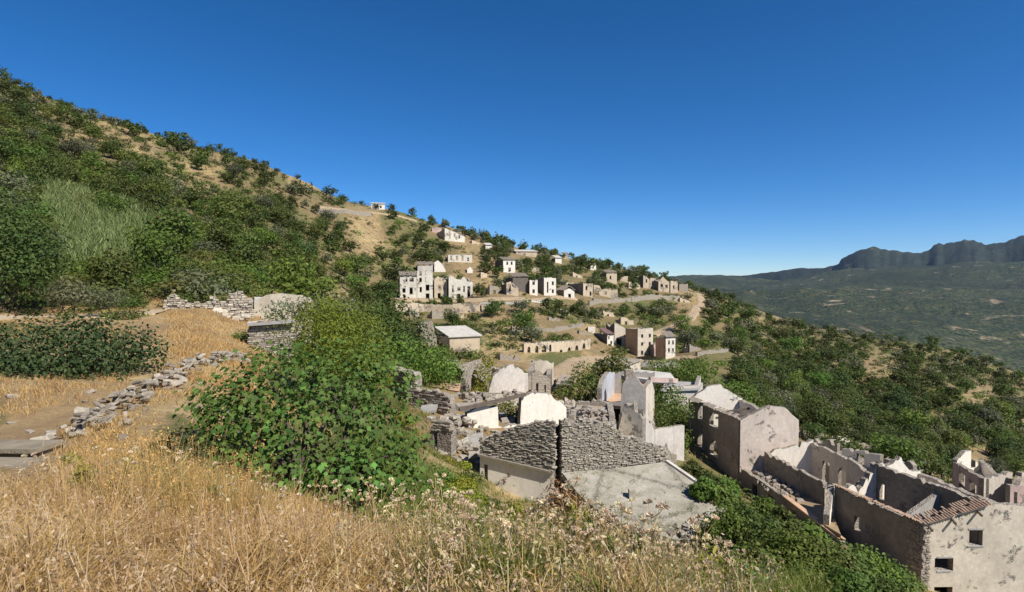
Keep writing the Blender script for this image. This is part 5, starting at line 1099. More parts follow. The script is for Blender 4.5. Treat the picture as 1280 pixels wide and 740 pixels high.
# trees standing on the skyline
SK = [(8, 96), (20, 101), (40, 106), (140, 153), (160, 156), (178, 160), (215, 174), (240, 182), (262, 188), (285, 193), (305, 200), (318, 206), (372, 209), (424, 224), (431, 228), (452, 244), (470, 252), (489, 262), (515, 270), (540, 280), (556, 281), (590, 291), (604, 291), (620, 294), (640, 298), (655, 299), (668, 301), (690, 310), (705, 312), (720, 316), (742, 321), (760, 326), (775, 330), (790, 333), (806, 338), (818, 340), (830, 344), (846, 350), (862, 356), (880, 362), (895, 368)]
for k in range(26): SK.append((8 + k * 13.5, None))
for px, py in SK:
    if py is None: py = next((y for y in range(70, 300, 2) if hit(px, y) is not None), 300) - 2
    for dy in range(0, 26, 2):
        if hit(px, py + dy) is not None:
            p = hit(px, py + dy + 2); h = rs.uniform(2.2, 4.6) * (1.25 if px > 480 else .85); TREES.append((p, h, px, py)); break
TREES.sort(key=lambda q: -q[1] / q[0].y); SHRUBS.sort(key=lambda q: -q[1] / q[0].y)
print('trees', len(TREES), 'shrubs', len(SHRUBS))
def place_tree(p, h, px, py, i):
    d = cover(px, py); v = rs.choice([0, 1, 2, 3, 0, 1, 2, 3, 4, 5, 4, 5, 6, 7, 8, 9] if d == 'd' else [0, 1, 4, 5, 6, 7, 8, 9]); nm, lab = ('holm_oak_tree', 'dark green holm oak') if v < 4 else (('wild_tree', 'mid green bushy tree') if v < 6 else (('olive_tree', 'grey wild olive tree') if v < 8 else ('almond_tree', 'bright green bushy tree')))
    z = zone_words(px, py); t = link(bpy.data.objects.new(nm, None)); t.location = (p.x, p.y, p.z - .1); t.rotation_euler = (0, 0, rs.uniform(0, 6.28)); w = h * rs.uniform(.9, 1.3); t.scale = (w, w * rs.uniform(.85, 1.15), h)
    tag(t, f'{lab} {z}', 'tree', f'{lab}s {z}'); LAB_ITEMS.append((t, lab, px, py))
    for name, me_ in (('trunk', TRUNK[i % 4]), ('crown', OAK[v])):
        c = link(bpy.data.objects.new(name, me_)); c.parent = t
NT_IND = min(300, len(TREES))
for i, q in enumerate(TREES[:NT_IND]): place_tree(*q, i)
def joined(name, items, meshes, kind='stuff', mat=None):
    """many small plants as one object"""
    Vs, Fs, Ts, off = [], [], [], 0
    for (x, y, z, sx, sz, rot), k in items:
        V_, F_, T_ = meshes[k]; c_, s_ = math.cos(rot), math.sin(rot)
        W_ = np.stack([(V_[:, 0] * c_ - V_[:, 1] * s_) * sx + x, (V_[:, 0] * s_ + V_[:, 1] * c_) * sx + y, V_[:, 2] * sz + z], -1)
        Vs.append(W_); Fs.append(F_ + off); Ts.append(np.clip(T_ * .8 + rs.uniform(-.15, .3), 0, 1)); off += len(V_)
    if not Vs: return None
    return put(name, mesh_np(name, np.concatenate(Vs), np.concatenate(Fs), np.concatenate(Ts)), mat, kind=kind)
def mesh_arrays(me):
    n_ = len(me.vertices); a_ = np.empty(n_ * 3, np.float32); me.vertices.foreach_get('co', a_); m_ = len(me.polygons); f_ = np.empty(m_ * 4, np.int32); me.loops.foreach_get('vertex_index', f_); t_ = np.empty(m_, np.float32); me.attributes['tint'].data.foreach_get('value', t_)
    return a_.reshape(-1, 3), f_.reshape(-1, 4), t_
OA = [mesh_arrays(m_) for m_ in OAK]
OAl = []
for V_, F_, T_ in OA:                      # lighter version for the small far ones
    kp = np.sort(g.choice(len(F_), 230, replace=False)); VV = V_.reshape(-1, 4, 3)[kp]; cc = VV.mean(1, keepdims=True); OAl.append((((VV - cc) * 2.2 + cc).reshape(-1, 3), np.arange(230 * 4).reshape(-1, 4), T_[kp]))
rest = TREES[NT_IND:]
for nm, vs_, mt in (('far_oak_woodland', (0, 1, 2, 3), 'oak'), ('far_scrub_woodland', (4, 5, 8), 'shrub'), ('far_olive_woodland', (6, 7), 'olive')):
    sel = [q for i, q in enumerate(rest) if ('far_oak_woodland', 'far_scrub_woodland', 'far_oak_woodland', 'far_olive_woodland', 'far_scrub_woodland')[i % 5] == nm]
    joined(nm, [((p.x, p.y, p.z - .1, h * rs.uniform(.9, 1.3), h, rs.uniform(0, 6.28)), rs.choice(vs_)) for p, h, px, py in sel], OAl, mat=M[mt])
KSH = [('d', 'mastic_bush', 'dark mastic bush'), ('g', 'macchia_bush', 'green macchia bush'), ('b', 'bright_bush', 'fresh green bush'), ('o', 'olive_bush', 'grey green bush')]
near_s, far_s = SHRUBS[:280], SHRUBS[280:]
def shrub_kind(px, py):
    c = cover(px, py); return rs.choices([0, 1, 2, 3], {'d': (6, 3, 1, 1), 'g': (2, 6, 3, 1), 'm': (0, 3, 5, 1)}.get(c, (3, 4, 1, 2)))[0]
for i, (p, h, px, py) in enumerate(near_s):
    k = shrub_kind(px, py); key, nm, lab = KSH[k]; z = zone_words(px, py); o = link(bpy.data.objects.new(nm, SHR[key][i % 3][0])); o.location = (p.x, p.y, p.z - .1)
    w = h * rs.uniform(.9, 1.5); o.scale = (w, w, h); o.rotation_euler = (0, 0, rs.uniform(0, 6.28)); tag(o, f'{lab} {z}', 'bush', f'{lab}es {z}'); LAB_ITEMS.append((o, lab, px, py))
light = {}
for key in SHR:
    light[key] = []
    for me, V_, F_, T_ in SHR[key]:
        kp = np.sort(g.choice(len(F_), 66, replace=False)); VV = V_.reshape(-1, 4, 3)[kp]; cc = VV.mean(1, keepdims=True)
        light[key].append((((VV - cc) * 2.4 + cc).reshape(-1, 3), np.arange(264).reshape(-1, 4), T_[kp]))
buck = {0: [], 1: [], 2: [], 3: []}
for p, h, px, py in far_s: buck[shrub_kind(px, py)].append(((p.x, p.y, p.z - .1, h * rs.uniform(.9, 1.5), h, rs.uniform(0, 6.28)), rs.randrange(3)))
for k, (key, nm, lab) in enumerate(KSH): joined(('dark_macchia', 'green_macchia', 'bright_scrub', 'grey_scrub')[k], buck[k], light[key], mat=M[('oak', 'shrub', 'bright', 'olive')[k]])

# ---- the reed bed on the left slope
def blades(base, length, width, lean, droop, g, nseg=3, curl=.5):
    """curved grass blades: base (n,3); returns verts (n*(2*nseg+1)) as tapering strips of quads"""
    n = len(base); a = g.uniform(0, 6.283, n); dirv = np.stack([np.cos(a), np.sin(a), np.zeros(n)], -1); b = g.uniform(0, 6.283, n); side = np.stack([np.cos(b), np.sin(b), np.zeros(n)], -1)
    rows = []
    for k in range(nseg + 1):
        f = k / nseg; c = base + np.array([0, 0, 1.0]) * (length * (f - droop * f ** 3))[:, None] + dirv * (length * (lean * f + curl * droop * f ** 2))[:, None]
        w = (width * (1 - f) ** .7 * .5)[:, None] if k < nseg else width[:, None] * .04
        rows += [c - side * w, c + side * w]
    V_ = np.stack(rows, 1); m = 2 * (nseg + 1); idx = np.arange(n)[:, None] * m
    F_ = np.concatenate([idx + np.array([2 * k, 2 * k + 1, 2 * k + 3, 2 * k + 2]) for k in range(nseg)], 0)
    return V_.reshape(-1, 3), F_, n
def tints(n, nseg, g): t_ = g.random(n) ** 1.2; return np.tile(t_, nseg)
B = []
poly_reed = lambda px, py: (py > 222 + max(0, (40 - px)) * .5 + max(0, px - 60) * .28) and py < 332 - max(0, 60 - px) * .1 and px < 205 - 12 * math.sin(py * .3) and not (vnoise(np.array(px * 1.0), np.array(py * 1.0), 16) > .22)
for _ in range(7000):
    px, py = rs.uniform(-60, 205), rs.uniform(225, 335)
    if not poly_reed(px, py): continue
    p = hit(px, min(py + 14, 348))
    if p is not None and 38 < p.y < 110: B.append(p)
B = np.array(B); n_ = len(B); print('reeds', n_)
BB = np.repeat(B, 6, 0) + g.normal(0, .45, (n_ * 6, 3)) * np.array([1, 1, 0]); BB[:, 2] = ground(BB[:, 0], BB[:, 1]) + np.tile(np.linspace(0, 2.1, 6), n_) - .1
V_, F_, m_ = blades(BB, g.uniform(.9, 1.9, len(BB)), g.uniform(.05, .10, len(BB)), g.uniform(.1, .6, len(BB)), g.uniform(.1, .8, len(BB)), g, 2)
put('reeds', mesh_np('reeds', V_, F_, tints(m_, 2, g)), M['reed'], kind='stuff')

# ---- near trees and bushes, each with its own build
def big_plant(name, label, cat, loc, lobes, n, leaf, mat, trunks=(), asp=.55, seed=1, up=.35, inner=.25, rough=.16, crown_name='crown'):
    gg = np.random.default_rng(seed); t = thing(name, loc, label, cat); V_, F_, T_ = crown(gg, lobes, n, leaf, asp, up, inner, rough)
    o = put(crown_name, mesh_np(crown_name, V_, F_, T_), M[mat], t)
    mb = MB()
    L0 = Vector(loc)
    for l in lobes:
        e = Vector(l[:3]); b = L0 + Vector((rs.uniform(-.2, .2), rs.uniform(-.2, .2), -.3)); mid = b.lerp(e, .5) + Vector((rs.uniform(-.2, .2), rs.uniform(-.2, .2), .15)); r_ = max(.025, .03 * max(l[3:]))
        mb.tube([b, mid, b.lerp(e, .95)], [r_ * 1.6, r_, r_ * .3], 5)
    mb.build('trunk', M['bark'], t)
    return t, o
def lob(px, py, Y, rpx, ry=1.0, rz=1.0):
    p = at(px, py, Y); r = rpx / FOC * Y; return (p.x, p.y, p.z, r, r * ry, r * rz)
def onground(px, Y, dz=0.0): d = ray(px, 400); x = d[0] / d[1] * Y; return Vector((x, Y, float(ground(x, Y)) + dz))
# the fig in the middle foreground
fl_ = [lob(385, 545, 10.6, 118, .9, .72), lob(300, 525, 10.4, 62, 1, .8), lob(345, 478, 11, 62, 1, .75), lob(430, 480, 11, 78, 1, .62), lob(470, 540, 10.6, 60, 1, 1.1), lob(485, 590, 10, 45, 1, 1), lob(350, 590, 9.8, 75, 1, .6), lob(285, 500, 10.8, 38), lob(500, 610, 9.6, 32), lob(430, 600, 9.6, 70, 1, .6), lob(268, 560, 10, 42, 1, .8), lob(262, 505, 10.8, 24), lob(330, 455, 11, 26), lob(460, 455, 11, 30), lob(515, 560, 10, 24), lob(395, 445, 11.2, 26)]
gf = np.random.default_rng(77); fig = thing('fig_tree', onground(390, 10.2), 'large bushy fig tree with broad fresh green leaves in the middle foreground', 'tree')
lobf = np.array(fl_); nl = 7000; w_ = lobf[:, 3] ** 2; idx = gf.choice(len(lobf), nl, p=w_ / w_.sum()); dd = gf.normal(size=(nl, 3)); dd /= np.linalg.norm(dd, axis=1, keepdims=True)
rad = np.where(gf.random(nl) < .3, gf.uniform(.5, .9, nl), 1 + gf.normal(0, .13, nl)) * (1 + .34 * np.sin(dd[:, 0] * 6 + idx) * np.sin(dd[:, 2] * 6 + idx * 2) * np.sin(dd[:, 1] * 4 + idx * 3 + 1))
cf = lobf[idx, :3] + dd * lobf[idx, 3:] * rad[:, None]; nf = dd * .8 + gf.normal(0, .4, (nl, 3)); nf[:, 2] += .55; nf[:, 1] -= .15; nf /= np.linalg.norm(nf, axis=1, keepdims=True)
def fig_leaf_shape():
    out = [(0, -.5)]
    for a, r in ((-.62, .42), (-.40, .62), (-.22, .40), (0, .78), (.22, .40), (.40, .62), (.62, .42)):
        out.append((math.sin(a * math.pi) * r, math.cos(a * math.pi) * r - .06))
    return out
FLS = fig_leaf_shape(); lv = np.array([(x, y, -.10 * abs(x) - .12 * max(0, y) ** 2) for x, y in FLS] + [(0, .05, .0)])
ltri = np.array([(8, i, (i + 1) % 8) for i in range(8)])
leaf_me = []
for k in range(5):
    sc_ = np.array([gf.uniform(.85, 1.15), gf.uniform(.9, 1.15), gf.uniform(.6, 1.8)]); m_ = mesh_np('leaf', lv * sc_, ltri, np.full(8, k / 4.0 * .9)); m_.materials.append(M['fig']); leaf_me.append(m_)
fy = cf[:, 1] + .35 * (rad < .9) * 3; order = np.argsort(fy - 0 * cf[:, 2])
def basis(nr, spin):
    r_ = np.cross(nr, (0, 0, 1.0)); r_ /= np.linalg.norm(r_) + 1e-9; u_ = np.cross(r_, nr); u_ = -u_ if u_[2] > 0 else u_
    c_, s_ = math.cos(spin), math.sin(spin); a = r_ * c_ + u_ * s_; b = np.cross(nr, a); return a, b
outer = [i for i in order if rad[i] > .95][:300]; os_ = set(outer)
for i in outer:
    a, b = basis(nf[i], gf.normal(0, .7)); s = gf.uniform(.06, .115); o = link(bpy.data.objects.new('leaf', leaf_me[int(gf.integers(5))])); o.parent = fig
    mt = Matrix(((a[0], b[0], nf[i][0]), (a[1], b[1], nf[i][1]), (a[2], b[2], nf[i][2]))).to_4x4(); o.matrix_local = Matrix.Translation(Vector(cf[i]) - fig.location) @ mt @ Matrix.Scale(s, 4)
VV, FF, TT = [], [], []
for i in range(nl):
    if i in os_: continue
    a, b = basis(nf[i], gf.normal(0, .7)); s = gf.uniform(.055, .11); q_ = (lv[:, :1] * a + lv[:, 1:2] * b + lv[:, 2:] * nf[i]) * s + cf[i]; FF.append(ltri + 9 * len(VV)); VV.append(q_); TT.append(np.full(8, gf.random() ** 1.2))
put('foliage', mesh_np('foliage', np.concatenate(VV), np.concatenate(FF), np.concatenate(TT)), M['fig'], fig, kind='stuff')
mb = MB()
for l in fl_:
    e = Vector(l[:3]); b = fig.location + Vector((rs.uniform(-.3, .3), rs.uniform(-.2, .2), -.2)); mb.tube([b, b.lerp(e, .5) + Vector((0, 0, .2)), b.lerp(e, .95)], [.07, .045, .012], 6)
mb.build('trunk', M['bark'], fig)
NEAR = [
 ('acacia_tree', 'feathery yellow-green tree rising behind the fig tree', 'tree', (415, 23), [lob(405, 425, 22, 58, 1, .8), lob(400, 440, 22, 34), lob(440, 430, 23, 48), lob(415, 405, 23, 36), lob(396, 400, 23, 26), lob(460, 455, 22, 34), lob(395, 392, 23, 20)], 8500, .07, 'acacia', .32),
 ('bramble_thicket', 'big dark bramble thicket sprawling over the dry terrace at the left', 'bush', (90, 17.5), [lob(30, 440, 17, 50, 1, .8), lob(85, 435, 17.5, 48, 1, .75), lob(140, 432, 18, 42, 1, .7), lob(180, 440, 18, 26, 1, .9), lob(60, 465, 16.5, 42, 1, .55), lob(10, 465, 16, 40, 1, .6), lob(120, 452, 17, 42, 1, .6), lob(-40, 450, 16.5, 55, 1, .8), lob(110, 415, 18, 24)], 10000, .06, 'bramble', .6),
 ('dark_oak_tree', 'tall dark bushy oak at the left edge behind the footpath', 'tree', (5, 34), [lob(5, 320, 34, 62, 1, 1.05), lob(30, 340, 34, 38), lob(-10, 270, 35, 40), lob(20, 290, 34.5, 36), lob(-50, 310, 34, 60), lob(40, 315, 34, 26)], 11000, .10, 'oak', .6),
 ('grey_bush', 'small grey-green bush beside the footpath right of the dark oak', 'bush', (86, 33), [lob(86, 362, 33, 19, 1, .8), lob(76, 370, 33, 13), lob(98, 370, 33, 12)], 900, .09, 'olive', .5),
 ('brown_bush', 'dull brown-green bush beside the back terrace wall', 'bush', (125, 36), [lob(118, 372, 35, 14, 1, .8), lob(135, 374, 35.5, 13), lob(148, 370, 36, 12)], 700, .09, 'olive', .5),
 ('hedge_bush', 'dark green bush above the low rubble wall of the terrace', 'bush', (262, 50), [lob(250, 356, 50, 16, 1, .7), lob(275, 354, 50, 18, 1, .7), lob(300, 357, 51, 14), lob(232, 358, 50, 12)], 1300, .14, 'shrub', .6),
 ('shed_bush', 'scrubby grey-green bush leaning on the pale shed', 'bush', (358, 38), [lob(358, 388, 38, 20, 1, .8), lob(342, 395, 37, 14), lob(378, 390, 38, 14), lob(395, 385, 40, 18)], 1000, .11, 'olive', .5),
 ('fig_shrub', 'low dark leafy shrub at the left foot of the fig tree', 'bush', (215, 9), [lob(225, 572, 9.4, 34, 1, .75), lob(190, 585, 9, 26, 1, .8), lob(245, 595, 8.8, 34, 1, .8), lob(150, 590, 8.2, 22, 1, .8), lob(140, 600, 8, 26, 1, .5)], 1500, .055, 'bramble', .7),
 ('slope_tree', 'bright green bushy tree on the slope right of the grey stone wall', 'tree', (545, 60), [lob(540, 455, 58, 27, 1, .9), lob(520, 448, 60, 20), lob(562, 465, 58, 18), lob(500, 440, 62, 22)], 2200, .16, 'bright', .6),
 ('wild_plum_tree', 'dense dark green tree group behind the yellow-green tree', 'tree', (500, 78), [lob(500, 405, 80, 28, 1, .8), lob(470, 390, 82, 24), lob(455, 410, 78, 26), lob(525, 420, 80, 20), lob(490, 380, 84, 18)], 2600, .22, 'oak', .6),
 ('young_tree', 'yellow-green tree growing against the grey gabled ruin', 'tree', (603, 58), [lob(604, 470, 57, 12, 1, 1.6), lob(612, 452, 58, 9), lob(596, 490, 56, 9)], 900, .12, 'acacia', .5),
 ('gap_tree', 'small dark green tree standing inside the broken white house', 'tree', (637, 46), [lob(636, 515, 45.5, 13, 1, 1.2), lob(630, 528, 45, 9), lob(644, 522, 45, 9)], 900, .10, 'shrub', .6),
 ('yard_tree', 'dark round tree beside the dirt yard left of the blue room', 'tree', (728, 64), [lob(730, 466, 66, 14), lob(722, 478, 65, 12), lob(738, 478, 66, 11), lob(712, 488, 64, 14), lob(730, 492, 64, 12), lob(700, 490, 63, 10)], 1600, .15, 'shrub', .6),
 ('court_tree', 'dark leafy tree filling the yard left of the three-storey house', 'tree', (838, 63), [lob(838, 508, 63, 20, 1, 1.1), lob(822, 498, 64, 14), lob(852, 512, 64, 14), lob(838, 492, 66, 15), lob(828, 522, 62, 12)], 1900, .14, 'shrub', .6),
 ('lane_tree', 'light green bush on the lane in front of the pale front wall', 'bush', (655, 92), [lob(820, 458, 92, 16, 1, .7), lob(842, 462, 92, 18, 1, .7), lob(862, 464, 94, 18, 1, .8), lob(880, 462, 98, 16)], 1700, .2, 'bright', .6),
 ('rusty_bush', 'dead rust-brown bush at the corner between the two stone houses', 'bush', (692, 27), [lob(692, 612, 28, 13, 1, 1.3), lob(706, 628, 27, 16), lob(682, 632, 27, 12), lob(724, 632, 26.5, 13)], 900, .07, 'rust', .45),
]
for k, (nm, lb, ct, (px, Y), lobes, n_, lf, mt, asp) in enumerate(NEAR):
    if nm == 'lane_tree': px = 850; lb = 'light green bush spreading along the lane behind the flat-roofed houses'
    lcx = sum(l[0] for l in lobes) / len(lobes); lcy = sum(l[1] for l in lobes) / len(lobes); big_plant(nm, lb, ct, Vector((lcx, lcy, float(ground(lcx, lcy)))), lobes, n_, lf, M and mt, asp=asp, seed=300 + k)
# thick bushes between the slab house and the big roofless house
LB = [(905, 655, 26, 26), (930, 650, 27, 24), (955, 668, 25, 30), (985, 690, 23, 34), (1012, 700, 23, 36), (1045, 708, 23, 36), (1078, 712, 24, 34), (1105, 722, 24, 30), (1000, 735, 21, 34), (1050, 740, 21, 38), (1100, 748, 22, 34), (940, 700, 22, 26), (880, 608, 30, 14), (900, 622, 30, 18), (925, 640, 30, 18), (955, 632, 34, 14), (865, 585, 40, 12), (885, 598, 38, 12), (905, 606, 38, 13), (1130, 735, 27, 26), (975, 650, 30, 20), (1010, 668, 30, 20)]
for i, (px, py, Y, r) in enumerate(LB):
    kx = i % 3; lobes = [lob(px, py + r * .3, Y, r, 1, .8), lob(px - r * .6, py + r * .5, Y, r * .6), lob(px + r * .6, py + r * .4, Y * .99, r * .65), lob(px + r * .1, py - r * .25, Y * 1.01, r * .55)]
    g0 = Vector((lobes[0][0], lobes[0][1], float(ground(lobes[0][0], lobes[0][1]))))
    bt = big_plant('thicket_bush', ('fresh green leafy bush', 'olive green tangled bush', 'dark green dense bush')[kx] + ' in the thicket below the row of roofless houses', 'bush', g0, lobes, int(700 + 9 * r * r * .35), .075 if Y < 29 else .11, ('bright', 'shrub', 'shrub')[kx], asp=.6, seed=400 + i)[0]; LAB_ITEMS.append((bt, ('fresh green thicket bush', 'olive green thicket bush', 'dark green thicket bush')[kx], px, py)); bt['group'] = ('fresh green bushes', 'olive green bushes', 'dark green bushes')[kx] + ' in the thicket'
# bushes on the green slope left of the stone house
GS = [(545, 590, 26, 20), (575, 600, 26, 18), (560, 615, 22, 22), (530, 610, 18, 24), (590, 620, 24, 16), (520, 545, 36, 14), (545, 540, 38, 10), (525, 520, 42, 12), (555, 575, 32, 14), (610, 628, 24, 14), (640, 634, 22, 14), (580, 580, 33, 8), (490, 505, 38, 16), (505, 520, 36, 14), (475, 470, 44, 14)]
SL_ITEMS = []
for i, (px, py, Y, r) in enumerate(GS):
    lobes = [lob(px, py + r * .3, Y, r, 1, .7), lob(px - r * .7, py + r * .5, Y, r * .6, 1, .8), lob(px + r * .7, py + r * .4, Y, r * .6, 1, .8)]
    g0 = Vector((lobes[0][0], lobes[0][1], float(ground(lobes[0][0], lobes[0][1]))))
    bt = big_plant('slope_bush', 'yellowish green low bush on the grassy slope left of the stone house', 'bush', g0, lobes, int(500 + 5 * r * r * .5), .07, 'acacia' if i % 3 else 'bright', asp=.4, seed=500 + i)[0]; SL_ITEMS.append((bt, px, py)); bt['group'] = 'low bushes on the grassy slope left of the stone house'

landmark_labels(LAB_ITEMS); landmark_labels(FRAG_ITEMS)
for px, py in [(0, 0)]:                   # the low bushes: by the wall they grow nearest to
    LANDMARKS = [('the stone house', 605, 590), ('the jagged stump of dark wall', 545, 545), ('the stepped grey stone wall', 495, 472), ('the leaning flat slab', 540, 508)]
    landmark_labels([(o, 'yellowish green low bush', a, b) for o, a, b in SL_ITEMS])
# ------------------------------------------------------------ grass
M['straw'] = mat_leaf('pale_straw', (.58, .42, .15), (.80, .67, .34), trans=.35)
def grass_field(name, n, region, length, width, mat, seed, lean=(.05, .4), droop=(.05, .5), tuft=6, tr=.10, nseg=3, hmap=None):
    gg = np.random.default_rng(seed); pts_ = region(gg, n); k = len(pts_)
    BB = np.repeat(pts_, tuft, 0); BB[:, :2] += gg.normal(0, tr, (len(BB), 2)); BB[:, 2] = ground(BB[:, 0], BB[:, 1]) - .02
    m_ = len(BB); sc_ = np.repeat(gg.uniform(.55, 1.25, k), tuft)
    if hmap is not None: sc_ = sc_ * hmap(BB[:, 0], BB[:, 1])
    V_, F_, _ = blades(BB, gg.uniform(*length, m_) * sc_, gg.uniform(*width, m_), gg.uniform(*lean, m_), gg.uniform(*droop, m_), gg, nseg)
    put(name, mesh_np(name, V_, F_, tints(m_, nseg, gg)), mat, kind='stuff'); return k
def pix_region(test, y0, y1, xr=(-1.05, 1.05), power=.5):
    def f(gg, n):
        Y = np.exp(gg.uniform(math.log(y0), math.log(y1), n)) if power is None else (y0 ** (1 - power) + gg.random(n) * (y1 ** (1 - power) - y0 ** (1 - power))) ** (1 / (1 - power))
        x = gg.uniform(xr[0], xr[1], n) * Y; z = ground(x, Y); qx, qy = proj(x, Y, z); kp = test(qx, qy, x, Y)
        return np.stack([x, Y, z], -1)[kp]
    return f
patch = lambda x, y, s, th: vnoise(x, y, s) + .6 * vnoise(x + 31, y + 7, s * .4) > th
# golden grass on the knoll below the camera: tangled, mostly low, in clumps of differing height
noslab = lambda qx, qy: ~((qx < 80) & (qy > 525) & (qy < 600))
clump = lambda x, y: np.clip(.75 + 1.5 * vnoise(x, y, .6) + .9 * vnoise(x + 9, y, .22), .22, 1.9)
grass_field('dry_grass', 12500, pix_region(lambda qx, qy, x, y: (qx < 1000 - (y - 3) * 40) & noslab(qx, qy) & ~((qx > 520) & patch(x + 5, y, .8, -.28)), 1.9, 8.5), (.12, .36), (.004, .010), M['drygrass'], 1, (.1, .9), (.1, .9), 8, .08, hmap=clump)
grass_field('straw_grass', 9000, pix_region(lambda qx, qy, x, y: (qx < 1000 - (y - 3) * 40) & ~((qx > 560) & patch(x + 5, y, .8, -.1)) & noslab(qx, qy), 1.9, 7), (.10, .28), (.004, .009), M['straw'], 11, (.3, 1.4), (.2, 1.1), 6, .10, 2, hmap=clump)
grass_field('green_grass', 12500, pix_region(lambda qx, qy, x, y: (qx > 480) & (qx < 1010) & (patch(x + 5, y, .8, -.3) | ((qx > 600) & patch(x + 5, y, .8, -.6))), 2.2, 12), (.12, .34), (.004, .010), M['grass'], 2, (.1, .7), (.1, .7), 7, .08, hmap=clump)
# tall thin stalks
grass_field('grass_stalks', 1500, pix_region(lambda qx, qy, x, y: (qx < 420) & (qx > 60), 3.2, 7.5), (.40, .8), (.003, .006), M['drygrass'], 3, (.0, .35), (.0, .25), 2, .05)
grass_field('grass_stalks', 700, pix_region(lambda qx, qy, x, y: (qx < 940 - (y - 3) * 30) & (qx >= 420), 2.8, 7.5), (.28, .5), (.003, .005), M['drygrass'], 13, (.0, .4), (.0, .25), 2, .05)
# ears of wild oats: small husks hanging from the tops of the stalks
def ears(name, n, region, hh, size, mat, seed, per=7):
    gg = np.random.default_rng(seed); P_ = region(gg, n); k = len(P_); a = gg.uniform(0, 6.283, k); ln = gg.uniform(.02, .16, k); H_ = gg.uniform(*hh, k) * clump(P_[:, 0], P_[:, 1]) ** .6
    tip = P_.copy(); tip[:, 2] += H_; tip[:, 0] += np.cos(a) * ln; tip[:, 1] += np.sin(a) * ln
    c = np.repeat(tip, per, 0) + gg.normal(0, 1, (k * per, 3)) * np.array([.022, .022, .035]); d = gg.normal(size=(len(c), 3)); d[:, 2] *= .4; d /= np.linalg.norm(d, axis=1, keepdims=True)
    V_, F_ = quads(c, d, size, .42, gg); V2, F2 = [], []
    w = .0022; s_ = np.stack([np.cos(a + 1.57), np.sin(a + 1.57), np.zeros(k)], -1) * w; mid = P_ * .45 + tip * .55; mid[:, 0] -= np.cos(a) * ln * .25; mid[:, 1] -= np.sin(a) * ln * .25
    V2 = np.stack([P_ - s_, P_ + s_, mid - s_, mid + s_, tip - s_ * .6, tip + s_ * .6], 1).reshape(-1, 3); ix = np.arange(k)[:, None] * 6; F2 = np.concatenate([ix + np.array([0, 1, 3, 2]), ix + np.array([2, 3, 5, 4])])
    put(name, mesh_np(name, np.concatenate([V_, V2]), np.concatenate([F_, F2 + len(V_)]), gg.random(len(F_) + len(F2))), mat, kind='stuff')
M['ear'] = mat_leaf('oat_husk', (.60, .43, .17), (.86, .74, .46), trans=.35)
M['redgrass'] = mat_leaf('russet_grass', (.38, .21, .07), (.58, .38, .14), trans=.3)
ears('seed_ears', 3600, pix_region(lambda qx, qy, x, y: (qx < 980 - (y - 3) * 40) & noslab(qx, qy), 2.0, 7.5), (.14, .36), .010, M['ear'], 21)
ears('seed_ears', 1500, pix_region(lambda qx, qy, x, y: (qx > 420) & (qx < 960 - (y - 3) * 30), 2.4, 7.5), (.14, .32), .014, M['ear'], 22, 5)
grass_field('russet_grass', 1500, pix_region(lambda qx, qy, x, y: (qx < 700) & noslab(qx, qy) & patch(x + 2, y, .9, .18), 2.2, 8.5), (.12, .32), (.004, .008), M['redgrass'], 24, (.1, .8), (.1, .8), 7, .08, 2)
grass_field('tall_grass', 420, pix_region(lambda qx, qy, x, y: (qx > 120) & (qx < 330) & (patch(x, y, .5, -.1)), 4.8, 7.0, (-1, -.3)), (.45, .85), (.004, .007), M['drygrass'], 25, (.1, .45), (.05, .3), 6, .06)
ears('seed_ears', 500, pix_region(lambda qx, qy, x, y: (qx > 120) & (qx < 330), 4.8, 7.0, (-1, -.3)), (.4, .75), .014, M['redgrass'], 26, 10)
# left foreground and terraces
grass_field('terrace_grass', 18000, pix_region(lambda qx, qy, x, y: (qx < 420) & noslab(qx, qy) & (patch(x, y, 1.6, .0)), 7.5, 46, (-1.0, -.25)), (.10, .28), (.008, .018), M['drygrass'], 4, (.05, .5), (.1, .6), 5, .12, 2)
grass_field('dry_tufts', 15000, pix_region(lambda qx, qy, x, y: (qx < 345) & (qy > 365) & ~((qx < 210) & (qy > 392) & (qy < 492)) & patch(x, y, 2.2, -.2), 17, 48, (-1.0, -.4)), (.14, .36), (.02, .04), M['drygrass'], 14, (.1, .7), (.1, .6), 4, .15, 1)
grass_field('slope_grass', 20000, pix_region(lambda qx, qy, x, y: (qx > 380) & (qx < 960) & (qy > 480) & patch(x, y, 3, -.12) & np.array([free(a, b, -.2) for a, b in zip(x, y)]), 9, 60, (-.3, .5)), (.25, .6), (.02, .027), M['grass'], 5, (.05, .5), (.1, .6), 4, .2, 2)
grass_field('meadow_grass', 9000, pix_region(lambda qx, qy, x, y: (qx > -60) & (qx < 330) & (qy > 300) & (qy < 372) & patch(x, y, 6, -.2), 34, 75, (-1.0, -.4)), (.3, .7), (.04, .08), M['bright'], 6, (.05, .5), (.1, .6), 4, .3, 2)
grass_field('hill_grass', 18000, pix_region(lambda qx, qy, x, y: (qx > 0) & (qx < 1280) & patch(x, y, 12, -.1), 60, 260, (-.9, .75)), (.25, .6), (.07, .16), M['drygrass'], 7, (.05, .6), (.1, .6), 3, .5, 1)
grass_field('slope_grass', 7500, pix_region(lambda qx, qy, x, y: (qx > 470) & (qx < 760) & np.array([free(a, b, -.3) for a, b in zip(x, y)]), 8, 33, (-.25, .2)), (.22, .5), (.014, .028), M['grass'], 15, (.05, .5), (.1, .6), 5, .15, 2)
